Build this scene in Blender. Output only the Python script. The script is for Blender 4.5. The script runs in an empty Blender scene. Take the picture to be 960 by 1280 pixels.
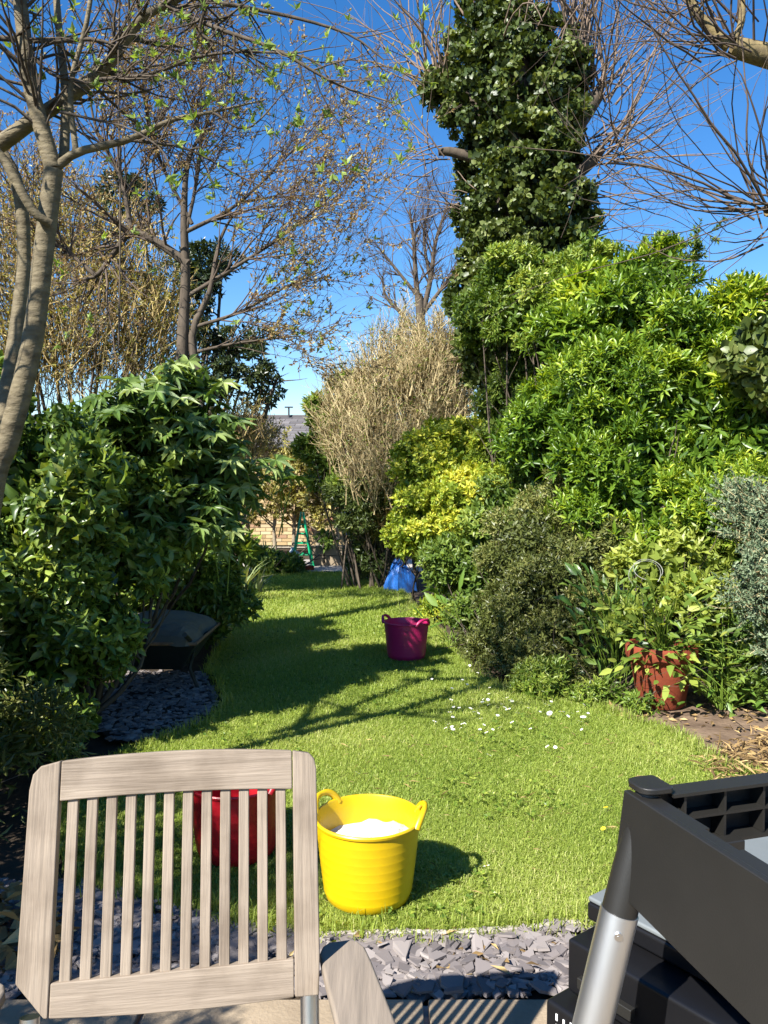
import bpy, math, random
import numpy as np
from mathutils import Vector, Matrix

# ------------------------------------------------------------------ camera, sky, sun, exposure
SC = bpy.context.scene
COL = SC.collection
CAM_H, F_PX, PITCH = 1.42, 1005.0, math.radians(2.28)
cam_d = bpy.data.cameras.new('camera')
cam_d.sensor_fit = 'VERTICAL'; cam_d.sensor_height = 32.0
cam_d.lens = 32.0 * F_PX / 1280.0
cam_d.clip_start = 0.05; cam_d.clip_end = 2000
cam = bpy.data.objects.new('camera', cam_d); COL.objects.link(cam)
cam.location = (0, 0, CAM_H); cam.rotation_euler = (math.pi / 2 - PITCH, 0, 0)
SC.camera = cam

SUN_EL, SUN_AZ = math.radians(42.5), math.radians(221.0)      # azimuth clockwise from +Y
world = bpy.data.worlds.new('World'); SC.world = world; world.use_nodes = True
wn, wl = world.node_tree.nodes, world.node_tree.links
bg = wn['Background']
sky = wn.new('ShaderNodeTexSky'); sky.sky_type = 'NISHITA'; sky.sun_disc = False
sky.sun_elevation = SUN_EL; sky.sun_rotation = SUN_AZ
sky.altitude = 50; sky.air_density = 1.0; sky.dust_density = 0.05; sky.ozone_density = 2.2
hs = wn.new('ShaderNodeHueSaturation'); hs.inputs['Saturation'].default_value = 1.36; hs.inputs['Hue'].default_value = 0.506
wl.new(sky.outputs[0], hs.inputs['Color']); wl.new(hs.outputs[0], bg.inputs['Color'])
bg.inputs['Strength'].default_value = 0.078
sd = bpy.data.lights.new('sun', 'SUN'); sd.energy = 4.9; sd.angle = math.radians(0.55)
sd.color = (1.0, 0.965, 0.9)
sun = bpy.data.objects.new('sun', sd); COL.objects.link(sun)
sun_dir = Vector((math.sin(SUN_AZ) * math.cos(SUN_EL), math.cos(SUN_AZ) * math.cos(SUN_EL), math.sin(SUN_EL)))
sun.rotation_euler = sun_dir.to_track_quat('Z', 'Y').to_euler(); sun.location = (-6, -6, 9)
SC.view_settings.view_transform = 'Standard'
SC.view_settings.look = 'None'; SC.view_settings.gamma = 1.0
SC.view_settings.exposure = 1.42
SC.render.engine = 'CYCLES'
cy = SC.cycles
cy.max_bounces = 7; cy.diffuse_bounces = 3; cy.glossy_bounces = 3; cy.transmission_bounces = 5
cy.transparent_max_bounces = 4; cy.caustics_reflective = False; cy.caustics_refractive = False
cy.use_denoising = True

RNG = np.random.default_rng(11)
random.seed(5)

# ------------------------------------------------------------------ helpers
def at(px, py, Y):
    """a point of the garden at depth Y metres seen in that direction (used to read positions off the photograph)"""
    u, v = (px - 480) / F_PX, (640 - py) / F_PX
    dy = math.cos(PITCH) + v * math.sin(PITCH); dz = -math.sin(PITCH) + v * math.cos(PITCH)
    s = Y / dy
    return np.array([u * s, Y, CAM_H + dz * s])
def gnd(px, py, z=0.0):
    u, v = (px - 480) / F_PX, (640 - py) / F_PX
    dy = math.cos(PITCH) + v * math.sin(PITCH); dz = -math.sin(PITCH) + v * math.cos(PITCH)
    s = (z - CAM_H) / dz
    return np.array([u * s, dy * s, z])
def unit(a):
    a = np.asarray(a, float)
    return a / np.maximum(np.linalg.norm(a, axis=-1, keepdims=True), 1e-9)
def rnd(a, b, n=None): return RNG.uniform(a, b, n)

def mesh_np(name, V, tris=None, quads=None, rv=None, smooth=False, mats=()):
    V = np.asarray(V, np.float32).reshape(-1, 3)
    idx, starts, s = [], [], 0
    if tris is not None and len(tris):
        tris = np.asarray(tris, np.int32); idx.append(tris.ravel()); starts.append(np.arange(len(tris)) * 3); s = len(tris) * 3
    if quads is not None and len(quads):
        quads = np.asarray(quads, np.int32); idx.append(quads.ravel()); starts.append(s + np.arange(len(quads)) * 4)
    idx = np.concatenate(idx).astype(np.int32); starts = np.concatenate(starts).astype(np.int32)
    me = bpy.data.meshes.new(name)
    me.vertices.add(len(V)); me.vertices.foreach_set('co', V.ravel())
    me.loops.add(len(idx)); me.loops.foreach_set('vertex_index', idx)
    me.polygons.add(len(starts)); me.polygons.foreach_set('loop_start', starts)
    me.polygons.foreach_set('use_smooth', np.full(len(starts), smooth, bool))
    me.update(calc_edges=True)
    if rv is not None:
        a = me.attributes.new('rnd', 'FLOAT', 'POINT'); a.data.foreach_set('value', np.asarray(rv, np.float32))
    for m in mats: me.materials.append(m)
    return me

ORI = {}
def tag(o, label=None, cat=None, group=None, kind=None):
    if label: o['label'] = label
    if cat: o['category'] = cat
    if group: o['group'] = group
    if kind: o['kind'] = kind
    return o
def thing(name, loc, label, cat, group=None):
    o = bpy.data.objects.new(name, None); COL.objects.link(o); o.location = [float(c) for c in loc]
    o.empty_display_size = 0.1
    return tag(o, label, cat, group)
def link(name, me, parent=None, kind=None):
    """mesh object whose vertices are given in world coordinates; a child's data is shifted to its thing's origin"""
    o = bpy.data.objects.new(name, me); COL.objects.link(o)
    if parent is not None:
        root = parent
        off = Vector(root.location)
        while root.parent is not None:
            root = root.parent; off = off + root.location
        if off.length > 0: me.transform(Matrix.Translation(-off))
        o.parent = parent
    if kind: o['kind'] = kind
    return o
def build(name, V, tris=None, quads=None, mat=None, parent=None, rv=None, smooth=False, kind=None):
    return link(name, mesh_np(name, V, tris, quads, rv, smooth, [mat] if mat else []), parent, kind)

class MB:
    """collects boxes, tubes, lathes of ONE part"""
    def __init__(s): s.V, s.F, s.n = [], [], 0
    def add(s, V, F):
        s.V.extend([tuple(map(float, v)) for v in V]); s.F.extend([tuple(i + s.n for i in f) for f in F]); s.n = len(s.V)
    def box(s, c, size, R=None):
        c = np.array(c, float); h = np.array(size, float) / 2
        P = np.array([[x, y, z] for x in (-1, 1) for y in (-1, 1) for z in (-1, 1)]) * h
        if R is not None: P = P @ np.array(R)          # rows of R: local axes in world
        s.add(P + c, [(0, 1, 3, 2), (4, 6, 7, 5), (0, 4, 5, 1), (2, 3, 7, 6), (0, 2, 6, 4), (1, 5, 7, 3)])
    def prism(s, poly, d):
        """polygon (n,3) extruded by vector d"""
        n = len(poly); P = [np.array(p, float) for p in poly]
        Q = [p + np.array(d) for p in P]
        s.add(P + Q, [tuple(range(n))[::-1], tuple(range(n, 2 * n))] + [(i, (i + 1) % n, n + (i + 1) % n, n + i) for i in range(n)])
    def tube(s, pts, r, sides=10, cap=True):
        pts = np.array(pts, float); n = len(pts)
        r = np.full(n, r) if np.isscalar(r) else np.array(r, float)
        T = unit(np.gradient(pts, axis=0)); ref = np.array([0.31, 0.2, 0.93])
        if abs(T[0] @ unit(ref)) > 0.9: ref = np.array([1.0, 0.1, 0])
        A = unit(np.cross(T, ref)); B = np.cross(T, A)
        V = []
        for i in range(n):
            for k in range(sides):
                a = 2 * math.pi * k / sides
                V.append(pts[i] + r[i] * (math.cos(a) * A[i] + math.sin(a) * B[i]))
        Fc = [(i * sides + k, i * sides + (k + 1) % sides, (i + 1) * sides + (k + 1) % sides, (i + 1) * sides + k)
              for i in range(n - 1) for k in range(sides)]
        if cap: Fc += [tuple(range(sides))[::-1], tuple((n - 1) * sides + k for k in range(sides))]
        s.add(V, Fc)
    def lathe(s, prof, c, sides=40, rip=None):
        V, n = [], len(prof)
        for (r, z) in prof:
            for k in range(sides):
                a = 2 * math.pi * k / sides
                V.append((c[0] + r * math.cos(a), c[1] + r * math.sin(a), c[2] + z))
        Fc = [(i * sides + k, i * sides + (k + 1) % sides, (i + 1) * sides + (k + 1) % sides, (i + 1) * sides + k)
              for i in range(n - 1) for k in range(sides)]
        s.add(V, Fc)
    def out(s, name, mat, parent=None, smooth=False, bevel=0, seg=2, kind=None):
        me = bpy.data.meshes.new(name); me.from_pydata(s.V, [], s.F); me.update()
        import bmesh
        bm = bmesh.new(); bm.from_mesh(me); bmesh.ops.recalc_face_normals(bm, faces=bm.faces); bm.to_mesh(me); bm.free()
        me.materials.append(mat)
        if smooth or bevel: me.polygons.foreach_set('use_smooth', [True] * len(me.polygons))
        o = link(name, me, parent, kind)
        if bevel:
            b = o.modifiers.new('bevel', 'BEVEL'); b.width = bevel; b.segments = seg; b.limit_method = 'ANGLE'; b.angle_limit = math.radians(40)
            b.harden_normals = True
        elif smooth:
            try: me.set_sharp_from_angle(angle=math.radians(50))
            except Exception: pass
        return o

# ------------------------------------------------------------------ materials
def newmat(name):
    m = bpy.data.materials.new(name); m.use_nodes = True
    return m, m.node_tree.nodes, m.node_tree.links, m.node_tree.nodes['Principled BSDF']
def ramp(N, cols):
    r = N.new('ShaderNodeValToRGB'); e = r.color_ramp.elements
    while len(e) < len(cols): e.new(0.5)
    for i, (p, c) in enumerate(cols): e[i].position = p; e[i].color = (*c, 1)
    return r
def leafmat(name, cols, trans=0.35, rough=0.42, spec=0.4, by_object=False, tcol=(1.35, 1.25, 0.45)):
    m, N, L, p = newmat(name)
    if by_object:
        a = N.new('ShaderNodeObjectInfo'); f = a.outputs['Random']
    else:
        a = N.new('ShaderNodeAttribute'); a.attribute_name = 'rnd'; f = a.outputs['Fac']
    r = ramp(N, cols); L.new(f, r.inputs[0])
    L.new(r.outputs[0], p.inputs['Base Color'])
    p.inputs['Roughness'].default_value = rough; p.inputs['Specular IOR Level'].default_value = spec
    mul = N.new('ShaderNodeMix'); mul.data_type = 'RGBA'; mul.blend_type = 'MULTIPLY'; mul.inputs[0].default_value = 1
    L.new(r.outputs[0], mul.inputs[6]); mul.inputs[7].default_value = (*tcol, 1)
    t = N.new('ShaderNodeBsdfTranslucent'); L.new(mul.outputs[2], t.inputs['Color'])
    mx = N.new('ShaderNodeMixShader'); mx.inputs[0].default_value = trans
    L.new(p.outputs[0], mx.inputs[1]); L.new(t.outputs[0], mx.inputs[2])
    L.new(mx.outputs[0], N['Material Output'].inputs[0])
    return m
def solid(name, col, rough=0.5, metal=0.0, spec=0.5, var=0.0, scale=20, bump=0.0, bscale=60, stretch=(1, 1, 1), col2=None, coat=0, rot=None):
    m, N, L, p = newmat(name)
    p.inputs['Roughness'].default_value = rough; p.inputs['Metallic'].default_value = metal
    p.inputs['Specular IOR Level'].default_value = spec; p.inputs['Coat Weight'].default_value = coat
    p.inputs['Base Color'].default_value = (*col, 1)
    if var or col2 or bump:
        tc = N.new('ShaderNodeTexCoord'); mp = N.new('ShaderNodeMapping'); mp.inputs['Scale'].default_value = stretch
        L.new(tc.outputs['Object'], mp.inputs[0])
        if rot is not None:
            mp.vector_type = 'TEXTURE'; mp.inputs['Rotation'].default_value = rot; mp.inputs['Scale'].default_value = [1 / q for q in stretch]
    if var or col2:
        c2 = col2 or tuple(c * (1 - var) for c in col); c1 = col if col2 else tuple(min(1, c * (1 + var)) for c in col)
        n = N.new('ShaderNodeTexNoise'); n.inputs['Scale'].default_value = scale; n.inputs['Detail'].default_value = 8; n.inputs['Roughness'].default_value = 0.62
        L.new(mp.outputs[0], n.inputs['Vector'])
        r = ramp(N, [(0.3, c2), (0.7, c1)]); L.new(n.outputs['Fac'], r.inputs[0]); L.new(r.outputs[0], p.inputs['Base Color'])
    if bump:
        nb = N.new('ShaderNodeTexNoise'); nb.inputs['Scale'].default_value = bscale; nb.inputs['Detail'].default_value = 6
        L.new(mp.outputs[0], nb.inputs['Vector'])
        b = N.new('ShaderNodeBump'); b.inputs['Strength'].default_value = bump; b.inputs['Distance'].default_value = 0.01
        L.new(nb.outputs['Fac'], b.inputs['Height']); L.new(b.outputs[0], p.inputs['Normal'])
    return m

M = {}
M['teak_v'] = solid('teak_upright', (0.315, 0.255, 0.195), 0.62, spec=0.3, scale=26, bump=0.25, bscale=90, stretch=(1, 1, 0.06), col2=(0.225, 0.178, 0.132))
M['teak_h'] = solid('teak_rail', (0.315, 0.255, 0.195), 0.62, spec=0.3, scale=26, bump=0.25, bscale=90, stretch=(0.07, 1, 1), col2=(0.225, 0.178, 0.132))
M['teak_y'] = solid('teak_arm', (0.27, 0.22, 0.17), 0.65, spec=0.3, scale=26, bump=0.3, bscale=90, stretch=(1, 0.07, 1), col2=(0.14, 0.115, 0.09))
M['steel'] = solid('brushed_steel', (0.62, 0.62, 0.62), 0.3, 1.0, var=0.06, scale=40, stretch=(1, 1, 0.05))
M['alu'] = solid('satin_aluminium', (0.66, 0.67, 0.68), 0.42, 1.0, var=0.03, scale=60, stretch=(1, 1, 0.04))
M['blackpl'] = solid('black_moulded_plastic', (0.014, 0.0132, 0.0115), 0.45, var=0.12, scale=5, bump=0.05, bscale=300)
M['blackgl'] = solid('black_satin_plastic', (0.007, 0.007, 0.008), 0.3, spec=0.35, var=0.1, scale=5)
M['greylid'] = solid('grey_lid_plastic', (0.15, 0.165, 0.17), 0.35, var=0.06, scale=6)
M['print'] = solid('white_print', (0.7, 0.7, 0.7), 0.6)
M['yellow'] = solid('yellow_rubbery_plastic', (0.56, 0.365, 0.003), 0.4, var=0.07, scale=6)
M['red'] = solid('red_rubbery_plastic', (0.33, 0.005, 0.012), 0.4, var=0.12, scale=6)
M['pink'] = solid('magenta_rubbery_plastic', (0.36, 0.010, 0.085), 0.42, var=0.12, scale=6)
M['foam'] = solid('white_foam', (0.62, 0.6, 0.56), 0.85, var=0.04, scale=60, bump=0.5, bscale=160)
M['slate'] = None
M['soil'] = solid('dry_soil', (0.20, 0.14, 0.095), 0.95, spec=0.1, scale=7, bump=0.9, bscale=35, col2=(0.085, 0.058, 0.04))
M['earth'] = solid('dark_earth', (0.075, 0.055, 0.038), 0.95, spec=0.1, scale=4, bump=0.9, bscale=25, col2=(0.035, 0.027, 0.02))
M['lawn'] = solid('lawn_turf', (0.24, 0.31, 0.065), 0.95, spec=0.1, scale=9, bump=0.8, bscale=60, col2=(0.19, 0.225, 0.05))
M['paving'] = solid('sandstone_paving', (0.33, 0.26, 0.18), 0.85, spec=0.2, scale=6, bump=0.3, bscale=80, col2=(0.22, 0.17, 0.115))
M['concrete'] = solid('pale_concrete', (0.42, 0.38, 0.33), 0.9, spec=0.2, scale=12, bump=0.4, bscale=80, col2=(0.26, 0.23, 0.2))
M['terracotta'] = solid('terracotta', (0.23, 0.05, 0.022), 0.85, spec=0.2, scale=8, bump=0.2, bscale=70, col2=(0.14, 0.032, 0.016))
M['bark_smooth'] = solid('smooth_bark', (0.20, 0.162, 0.095), 0.75, spec=0.25, scale=11, bump=0.8, bscale=26, stretch=(1, 1, 2.2), col2=(0.075, 0.058, 0.032))
M['bark_dark'] = solid('dark_bark', (0.12, 0.095, 0.07), 0.9, spec=0.15, scale=16, bump=0.7, bscale=30, stretch=(1, 1, 0.35), col2=(0.055, 0.043, 0.032))
M['bark_pale'] = solid('pale_bark', (0.32, 0.26, 0.18), 0.85, spec=0.15, scale=16, bump=0.6, bscale=30, stretch=(1, 1, 0.35), col2=(0.15, 0.12, 0.085))
M['bark_moss'] = solid('mossy_bark', (0.26, 0.2, 0.09), 0.9, spec=0.15, scale=12, bump=0.8, bscale=28, col2=(0.11, 0.085, 0.05))
M['twig_red'] = solid('reddish_twig', (0.23, 0.165, 0.115), 0.75, spec=0.2, scale=5, col2=(0.13, 0.095, 0.07))
M['twig_dark'] = solid('dark_twig', (0.13, 0.095, 0.07), 0.8, spec=0.2, scale=5, col2=(0.075, 0.055, 0.042))
M['twig_tan'] = leafmat('tan_twig', [(0, (0.24, 0.175, 0.085)), (0.5, (0.56, 0.45, 0.24)), (1, (0.72, 0.62, 0.36))], 0.35, 0.8, 0.15, tcol=(1, 1, 1))
M['twig_brown'] = leafmat('brown_twig', [(0, (0.17, 0.115, 0.05)), (0.6, (0.36, 0.265, 0.115)), (1, (0.48, 0.37, 0.16))], 0.1, 0.8, 0.15, tcol=(1, 1, 1))
M['bud'] = leafmat('rusty_bud', [(0, (0.18, 0.10, 0.045)), (0.5, (0.36, 0.25, 0.115)), (1, (0.44, 0.39, 0.15))], 0.3, 0.6, 0.2, tcol=(1.2, 1, 0.7))
M['young'] = leafmat('young_leaf', [(0, (0.15, 0.24, 0.04)), (1, (0.36, 0.46, 0.12))], 0.45)
M['white_paint'] = solid('white_paint', (0.72, 0.71, 0.68), 0.6, var=0.05)
M['blue_tarp'] = solid('blue_tarpaulin', (0.02, 0.13, 0.46), 0.4, var=0.2, scale=10)
M['tarp_grey'] = solid('grey_cover', (0.125, 0.118, 0.09), 0.85, var=0.15, scale=8, bump=0.2)
M['green_pl'] = solid('green_plastic', (0.0, 0.33, 0.13), 0.4)
M['clear_pl'] = solid('cloudy_plastic', (0.55, 0.58, 0.58), 0.25)
M['barrow'] = solid('dark_barrow_metal', (0.02, 0.025, 0.022), 0.55, 0.2, var=0.3, scale=8)
M['rust'] = solid('rusty_rim', (0.22, 0.13, 0.07), 0.8, 0.3, var=0.3, scale=20)
M['petal'] = solid('daisy_petal', (0.82, 0.82, 0.8), 0.6)
M['disc'] = solid('daisy_disc', (0.7, 0.46, 0.02), 0.7)
M['wire'] = solid('galvanised_wire', (0.3, 0.3, 0.24), 0.6, 0.2)
M['brick'] = leafmat('stock_brick', [(0, (0.29, 0.19, 0.095)), (0.5, (0.46, 0.33, 0.17)), (0.85, (0.52, 0.41, 0.24)), (1, (0.27, 0.13, 0.08))], 0.0, 0.9, 0.15)
M['mortar'] = solid('mortar', (0.36, 0.31, 0.24), 0.95, var=0.15, scale=8)
M['tile'] = leafmat('grey_roof_tile', [(0, (0.10, 0.092, 0.092)), (1, (0.19, 0.175, 0.17))], 0.0, 0.8, 0.2)
M['redtile'] = leafmat('red_roof_tile', [(0, (0.15, 0.06, 0.035)), (1, (0.27, 0.12, 0.07))], 0.0, 0.85, 0.2)
M['darkmetal'] = solid('dark_metal', (0.04, 0.04, 0.045), 0.6)
# leaves
def G(name, lo, mid, hi, **k): M[name] = leafmat(name, [(0, lo), (0.55, mid), (1, hi)], **k)
G('grassblade', (0.15, 0.225, 0.028), (0.34, 0.415, 0.08), (0.56, 0.56, 0.23), trans=0.45, rough=0.5, spec=0.25)
G('camellia', (0.036, 0.075, 0.013), (0.12, 0.19, 0.029), (0.34, 0.42, 0.09), trans=0.28, rough=0.36, spec=0.5)
G('fatsia', (0.03, 0.07, 0.013), (0.08, 0.14, 0.026), (0.18, 0.25, 0.055), trans=0.25, rough=0.38, spec=0.5)
G('bright', (0.045, 0.10, 0.011), (0.165, 0.27, 0.024), (0.48, 0.55, 0.06), trans=0.35, rough=0.36, spec=0.45)
G('golden', (0.08, 0.145, 0.016), (0.29, 0.36, 0.034), (0.66, 0.62, 0.09), trans=0.35, rough=0.42, spec=0.35)
G('midgreen', (0.05, 0.095, 0.015), (0.13, 0.2, 0.03), (0.28, 0.34, 0.06), trans=0.33)
G('privet', (0.06, 0.115, 0.014), (0.155, 0.235, 0.03), (0.34, 0.39, 0.065), trans=0.33)
G('olive', (0.055, 0.07, 0.016), (0.13, 0.15, 0.035), (0.28, 0.27, 0.085), trans=0.25)
G('ivy', (0.03, 0.05, 0.012), (0.085, 0.118, 0.024), (0.25, 0.28, 0.085), trans=0.22, rough=0.42, spec=0.4)
G('oak', (0.012, 0.022, 0.008), (0.028, 0.045, 0.014), (0.08, 0.10, 0.03), trans=0.15, rough=0.35)
G('laurel', (0.045, 0.085, 0.014), (0.14, 0.21, 0.035), (0.32, 0.38, 0.08), trans=0.3, rough=0.32)
G('lime', (0.15, 0.2, 0.03), (0.27, 0.33, 0.055), (0.42, 0.45, 0.09), trans=0.38)
G('juniper', (0.08, 0.12, 0.06), (0.17, 0.225, 0.125), (0.31, 0.36, 0.22), trans=0.2, rough=0.6, spec=0.2, tcol=(1.1, 1.15, 0.9))
G('wallshrub', (0.13, 0.13, 0.028), (0.32, 0.30, 0.085), (0.5, 0.42, 0.16), trans=0.35)
G('strap', (0.10, 0.15, 0.05), (0.22, 0.27, 0.10), (0.5, 0.45, 0.26), trans=0.25)
G('dead', (0.13, 0.085, 0.04), (0.32, 0.21, 0.09), (0.5, 0.37, 0.17), trans=0.15, rough=0.8, spec=0.15, tcol=(1, 0.9, 0.7))
for nm, lo, mid, hi, kw in (('camellia_one', (0.045, 0.09, 0.016), (0.11, 0.17, 0.03), (0.30, 0.34, 0.08), dict(trans=0.28, rough=0.36, spec=0.5)),
                            ('fatsia_one', (0.07, 0.13, 0.022), (0.14, 0.22, 0.045), (0.30, 0.36, 0.11), dict(trans=0.28, rough=0.38, spec=0.45)),
                            ('bright_one', (0.12, 0.2, 0.02), (0.24, 0.33, 0.032), (0.5, 0.54, 0.07), dict(trans=0.35, rough=0.36, spec=0.45)),
                            ('lime_one', (0.10, 0.16, 0.025), (0.2, 0.28, 0.045), (0.38, 0.42, 0.08), dict(trans=0.38)),
                            ('broad_one', (0.07, 0.14, 0.02), (0.13, 0.23, 0.035), (0.24, 0.34, 0.07), dict(trans=0.35)),
                            ('skim_one', (0.04, 0.09, 0.018), (0.07, 0.14, 0.028), (0.15, 0.22, 0.05), dict(trans=0.25, rough=0.32)),
                            ('slate', (0.115, 0.10, 0.098), (0.175, 0.152, 0.146), (0.26, 0.23, 0.215), dict(trans=0.0, rough=0.75, spec=0.3)),
                            ('slate_far', (0.115, 0.10, 0.098), (0.175, 0.152, 0.146), (0.26, 0.23, 0.215), dict(trans=0.0, rough=0.75, spec=0.3))):
    M[nm] = leafmat(nm, [(0, lo), (0.55, mid), (1, hi)], by_object=(nm != 'slate_far'), **kw)

# ------------------------------------------------------------------ leaf meshes
def leaf_verts(B, A, Nn, L, w=0.4, fold=0.08, droop=0.12, kind=5):
    """B base, A axis, Nn normal (N,3), L (N,). returns V (N,k,3) and tris of one leaf"""
    S = np.cross(A, Nn)
    if kind == 4:
        T = [(0, 0, 0), (0.5, -0.5, 0.5), (1, 0, -1), (0.5, 0.5, 0.5)]; tri = [(0, 3, 2), (0, 2, 1)]
    elif kind == 5:
        T = [(0, 0, 0), (0.42, -0.5, 0.6), (0.5, 0, -0.3), (0.42, 0.5, 0.6), (1, 0, -1)]
        tri = [(0, 2, 1), (0, 3, 2), (1, 2, 4), (2, 3, 4)]
    else:
        T = [(0, 0, 0), (0.28, -0.44, 0.5), (0.28, 0, -0.1), (0.28, 0.44, 0.5), (0.66, -0.38, 0.2), (0.68, 0, -0.4), (0.66, 0.38, 0.2), (1, 0, -1)]
        tri = [(0, 2, 1), (0, 3, 2), (1, 2, 5), (1, 5, 4), (2, 3, 6), (2, 6, 5), (4, 5, 7), (5, 6, 7)]
    T = np.array(T)
    u, v, n = T[:, 0], T[:, 1] * w, T[:, 2]
    nn = np.where(n > 0, n * fold, n * droop)
    V = B[:, None] + L[:, None, None] * (u[None, :, None] * A[:, None] + v[None, :, None] * S[:, None] + nn[None, :, None] * Nn[:, None])
    return V, np.array(tri)
def leaves_mesh(B, A, Nn, L, rv, **k):
    V, tri = leaf_verts(B, A, Nn, L, **k)
    n, m = V.shape[:2]
    F = (np.arange(n) * m)[:, None, None] + tri[None]
    return V.reshape(-1, 3), F.reshape(-1, 3), np.repeat(rv, m)
def perp(D):
    r = RNG.normal(size=D.shape)
    return unit(r - D * np.sum(r * D, -1, keepdims=True))
def whorls(P, D, k, L, spread=(35, 80), stemlen=0.0, Lvar=0.3):
    """k leaves round each shoot tip: returns B, A, Nn, L, shoot index"""
    n = len(P); X = perp(D); Yv = np.cross(D, X)
    i = np.tile(np.arange(k), n); s = np.repeat(np.arange(n), k)
    ph = i * 2.399 + rnd(-0.4, 0.4, n * k) + np.repeat(rnd(0, 6.28, n), k)
    th = np.radians(spread[0] + (spread[1] - spread[0]) * (i / max(k - 1, 1)) + rnd(-12, 12, n * k))
    R = np.cos(ph)[:, None] * X[s] + np.sin(ph)[:, None] * Yv[s]
    A = unit(np.cos(th)[:, None] * D[s] + np.sin(th)[:, None] * R)
    Nn = unit(np.sin(th)[:, None] * D[s] - np.cos(th)[:, None] * R + RNG.normal(size=(n * k, 3)) * 0.2)
    Nn = unit(Nn - A * np.sum(A * Nn, -1, keepdims=True))
    B = P[s] - D[s] * (stemlen * i / max(k, 1))[:, None]
    LL = L * rnd(1 - Lvar, 1 + Lvar, n * k)
    return B, A, Nn, LL, s

def bumpf(D, seed):
    r = np.random.default_rng(seed); out = np.zeros(len(D))
    for f, a in ((2.5, 1.0), (5, 0.6), (9, 0.4)):
        for _ in range(3):
            k = unit(r.normal(size=3)) * f; out += a * np.sin(D @ k + r.uniform(0, 6.28))
    return out / 3.0
def lobes_surface(lobes, n, depth=0.3, bump=0.14, zmin=0.02, inside=0.82, low=-0.75, seed=1):
    """points in the outer shell of a union of ellipsoids; lobes: (centre(3), radii(3))"""
    C = np.array([l[0] for l in lobes]); R = np.array([l[1] for l in lobes])
    w = (R[:, 0] * R[:, 1] + R[:, 1] * R[:, 2] + R[:, 0] * R[:, 2]); w /= w.sum()
    m = int(n * 2.4) + 20
    li = RNG.choice(len(lobes), m, p=w)
    D = unit(RNG.normal(size=(m, 3))); D = D[D[:, 2] > low]; li = li[:len(D)]
    b = 1 + bump * bumpf(D * 1.3 + li[:, None] * 3.1, seed)
    r = b * (1 - depth * RNG.random(len(D)) ** 1.6)
    P = C[li] + R[li] * D * r[:, None]
    Nn = unit(D / R[li])
    ok = P[:, 2] > zmin
    for j in range(len(lobes)):
        q = np.linalg.norm((P - C[j]) / R[j], axis=1)
        ok &= (q > inside) | (li == j)
    P, Nn = P[ok][:n], Nn[ok][:n]
    return P, Nn
def lobes_inside(lobes, n, zmin=0.02, k=0.72):
    C = np.array([l[0] for l in lobes]); R = np.array([l[1] for l in lobes])
    w = R.prod(1); w /= w.sum(); li = RNG.choice(len(lobes), n, p=w)
    P = C[li] + R[li] * unit(RNG.normal(size=(n, 3))) * (RNG.random(n) ** 0.45 * k)[:, None]
    return P[P[:, 2] > zmin]
def LB(px, py, Y, rx, ry=None, rz=None):
    return (at(px, py, Y), (rx, ry or rx, rz or rx))

def tubes_np(P, R, sides=3):
    """P (m,n,3), R (m,n) -> V, quads"""
    m, n = P.shape[:2]
    T = unit(np.gradient(P, axis=1)); ref = unit(RNG.normal(size=(m, 1, 3))) + np.zeros_like(T)
    A = np.cross(T, ref)
    bad = np.linalg.norm(A, axis=-1) < 0.15
    A[bad] = np.cross(T[bad], np.array([0.3, -0.8, 0.5]))
    A = unit(A); Bv = np.cross(T, A)
    a = np.arange(sides) * 2 * math.pi / sides
    V = P[:, :, None] + R[:, :, None, None] * (np.cos(a)[None, None, :, None] * A[:, :, None] + np.sin(a)[None, None, :, None] * Bv[:, :, None])
    i, j, k = np.meshgrid(np.arange(m), np.arange(n - 1), np.arange(sides), indexing='ij')
    base = (i * n + j) * sides
    Q = np.stack([base + k, base + (k + 1) % sides, base + sides + (k + 1) % sides, base + sides + k], -1).reshape(-1, 4)
    return V.reshape(-1, 3), Q
def join_tubes(groups, sides=3):
    Vs, Qs, o, rv = [], [], 0, []
    for P, R, *s in groups:
        sd_ = s[0] if s else sides
        V, Q = tubes_np(P, R, sd_); Vs.append(V); Qs.append(Q + o); o += len(V)
        rv.append(np.repeat(RNG.random(len(P)), P.shape[1] * sd_))
    return np.concatenate(Vs), np.concatenate(Qs), np.concatenate(rv)
def smooth_line(pts, n=12):
    """Catmull-Rom through given points -> (n,3)"""
    p = np.array(pts, float); p = np.vstack([2 * p[0] - p[1], p, 2 * p[-1] - p[-2]])
    k = len(p) - 3; t = np.linspace(0, k - 1e-6, n); i = t.astype(int); f = (t - i)[:, None]
    a, b, c, d = p[i], p[i + 1], p[i + 2], p[i + 3]
    return 0.5 * (2 * b + (c - a) * f + (2 * a - 5 * b + 4 * c - d) * f ** 2 + (3 * b - a - 3 * c + d) * f ** 3)
def line(pts, r0, r1, n=12): return smooth_line(pts, n)[None], np.linspace(r0, r1, n)[None]
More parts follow.
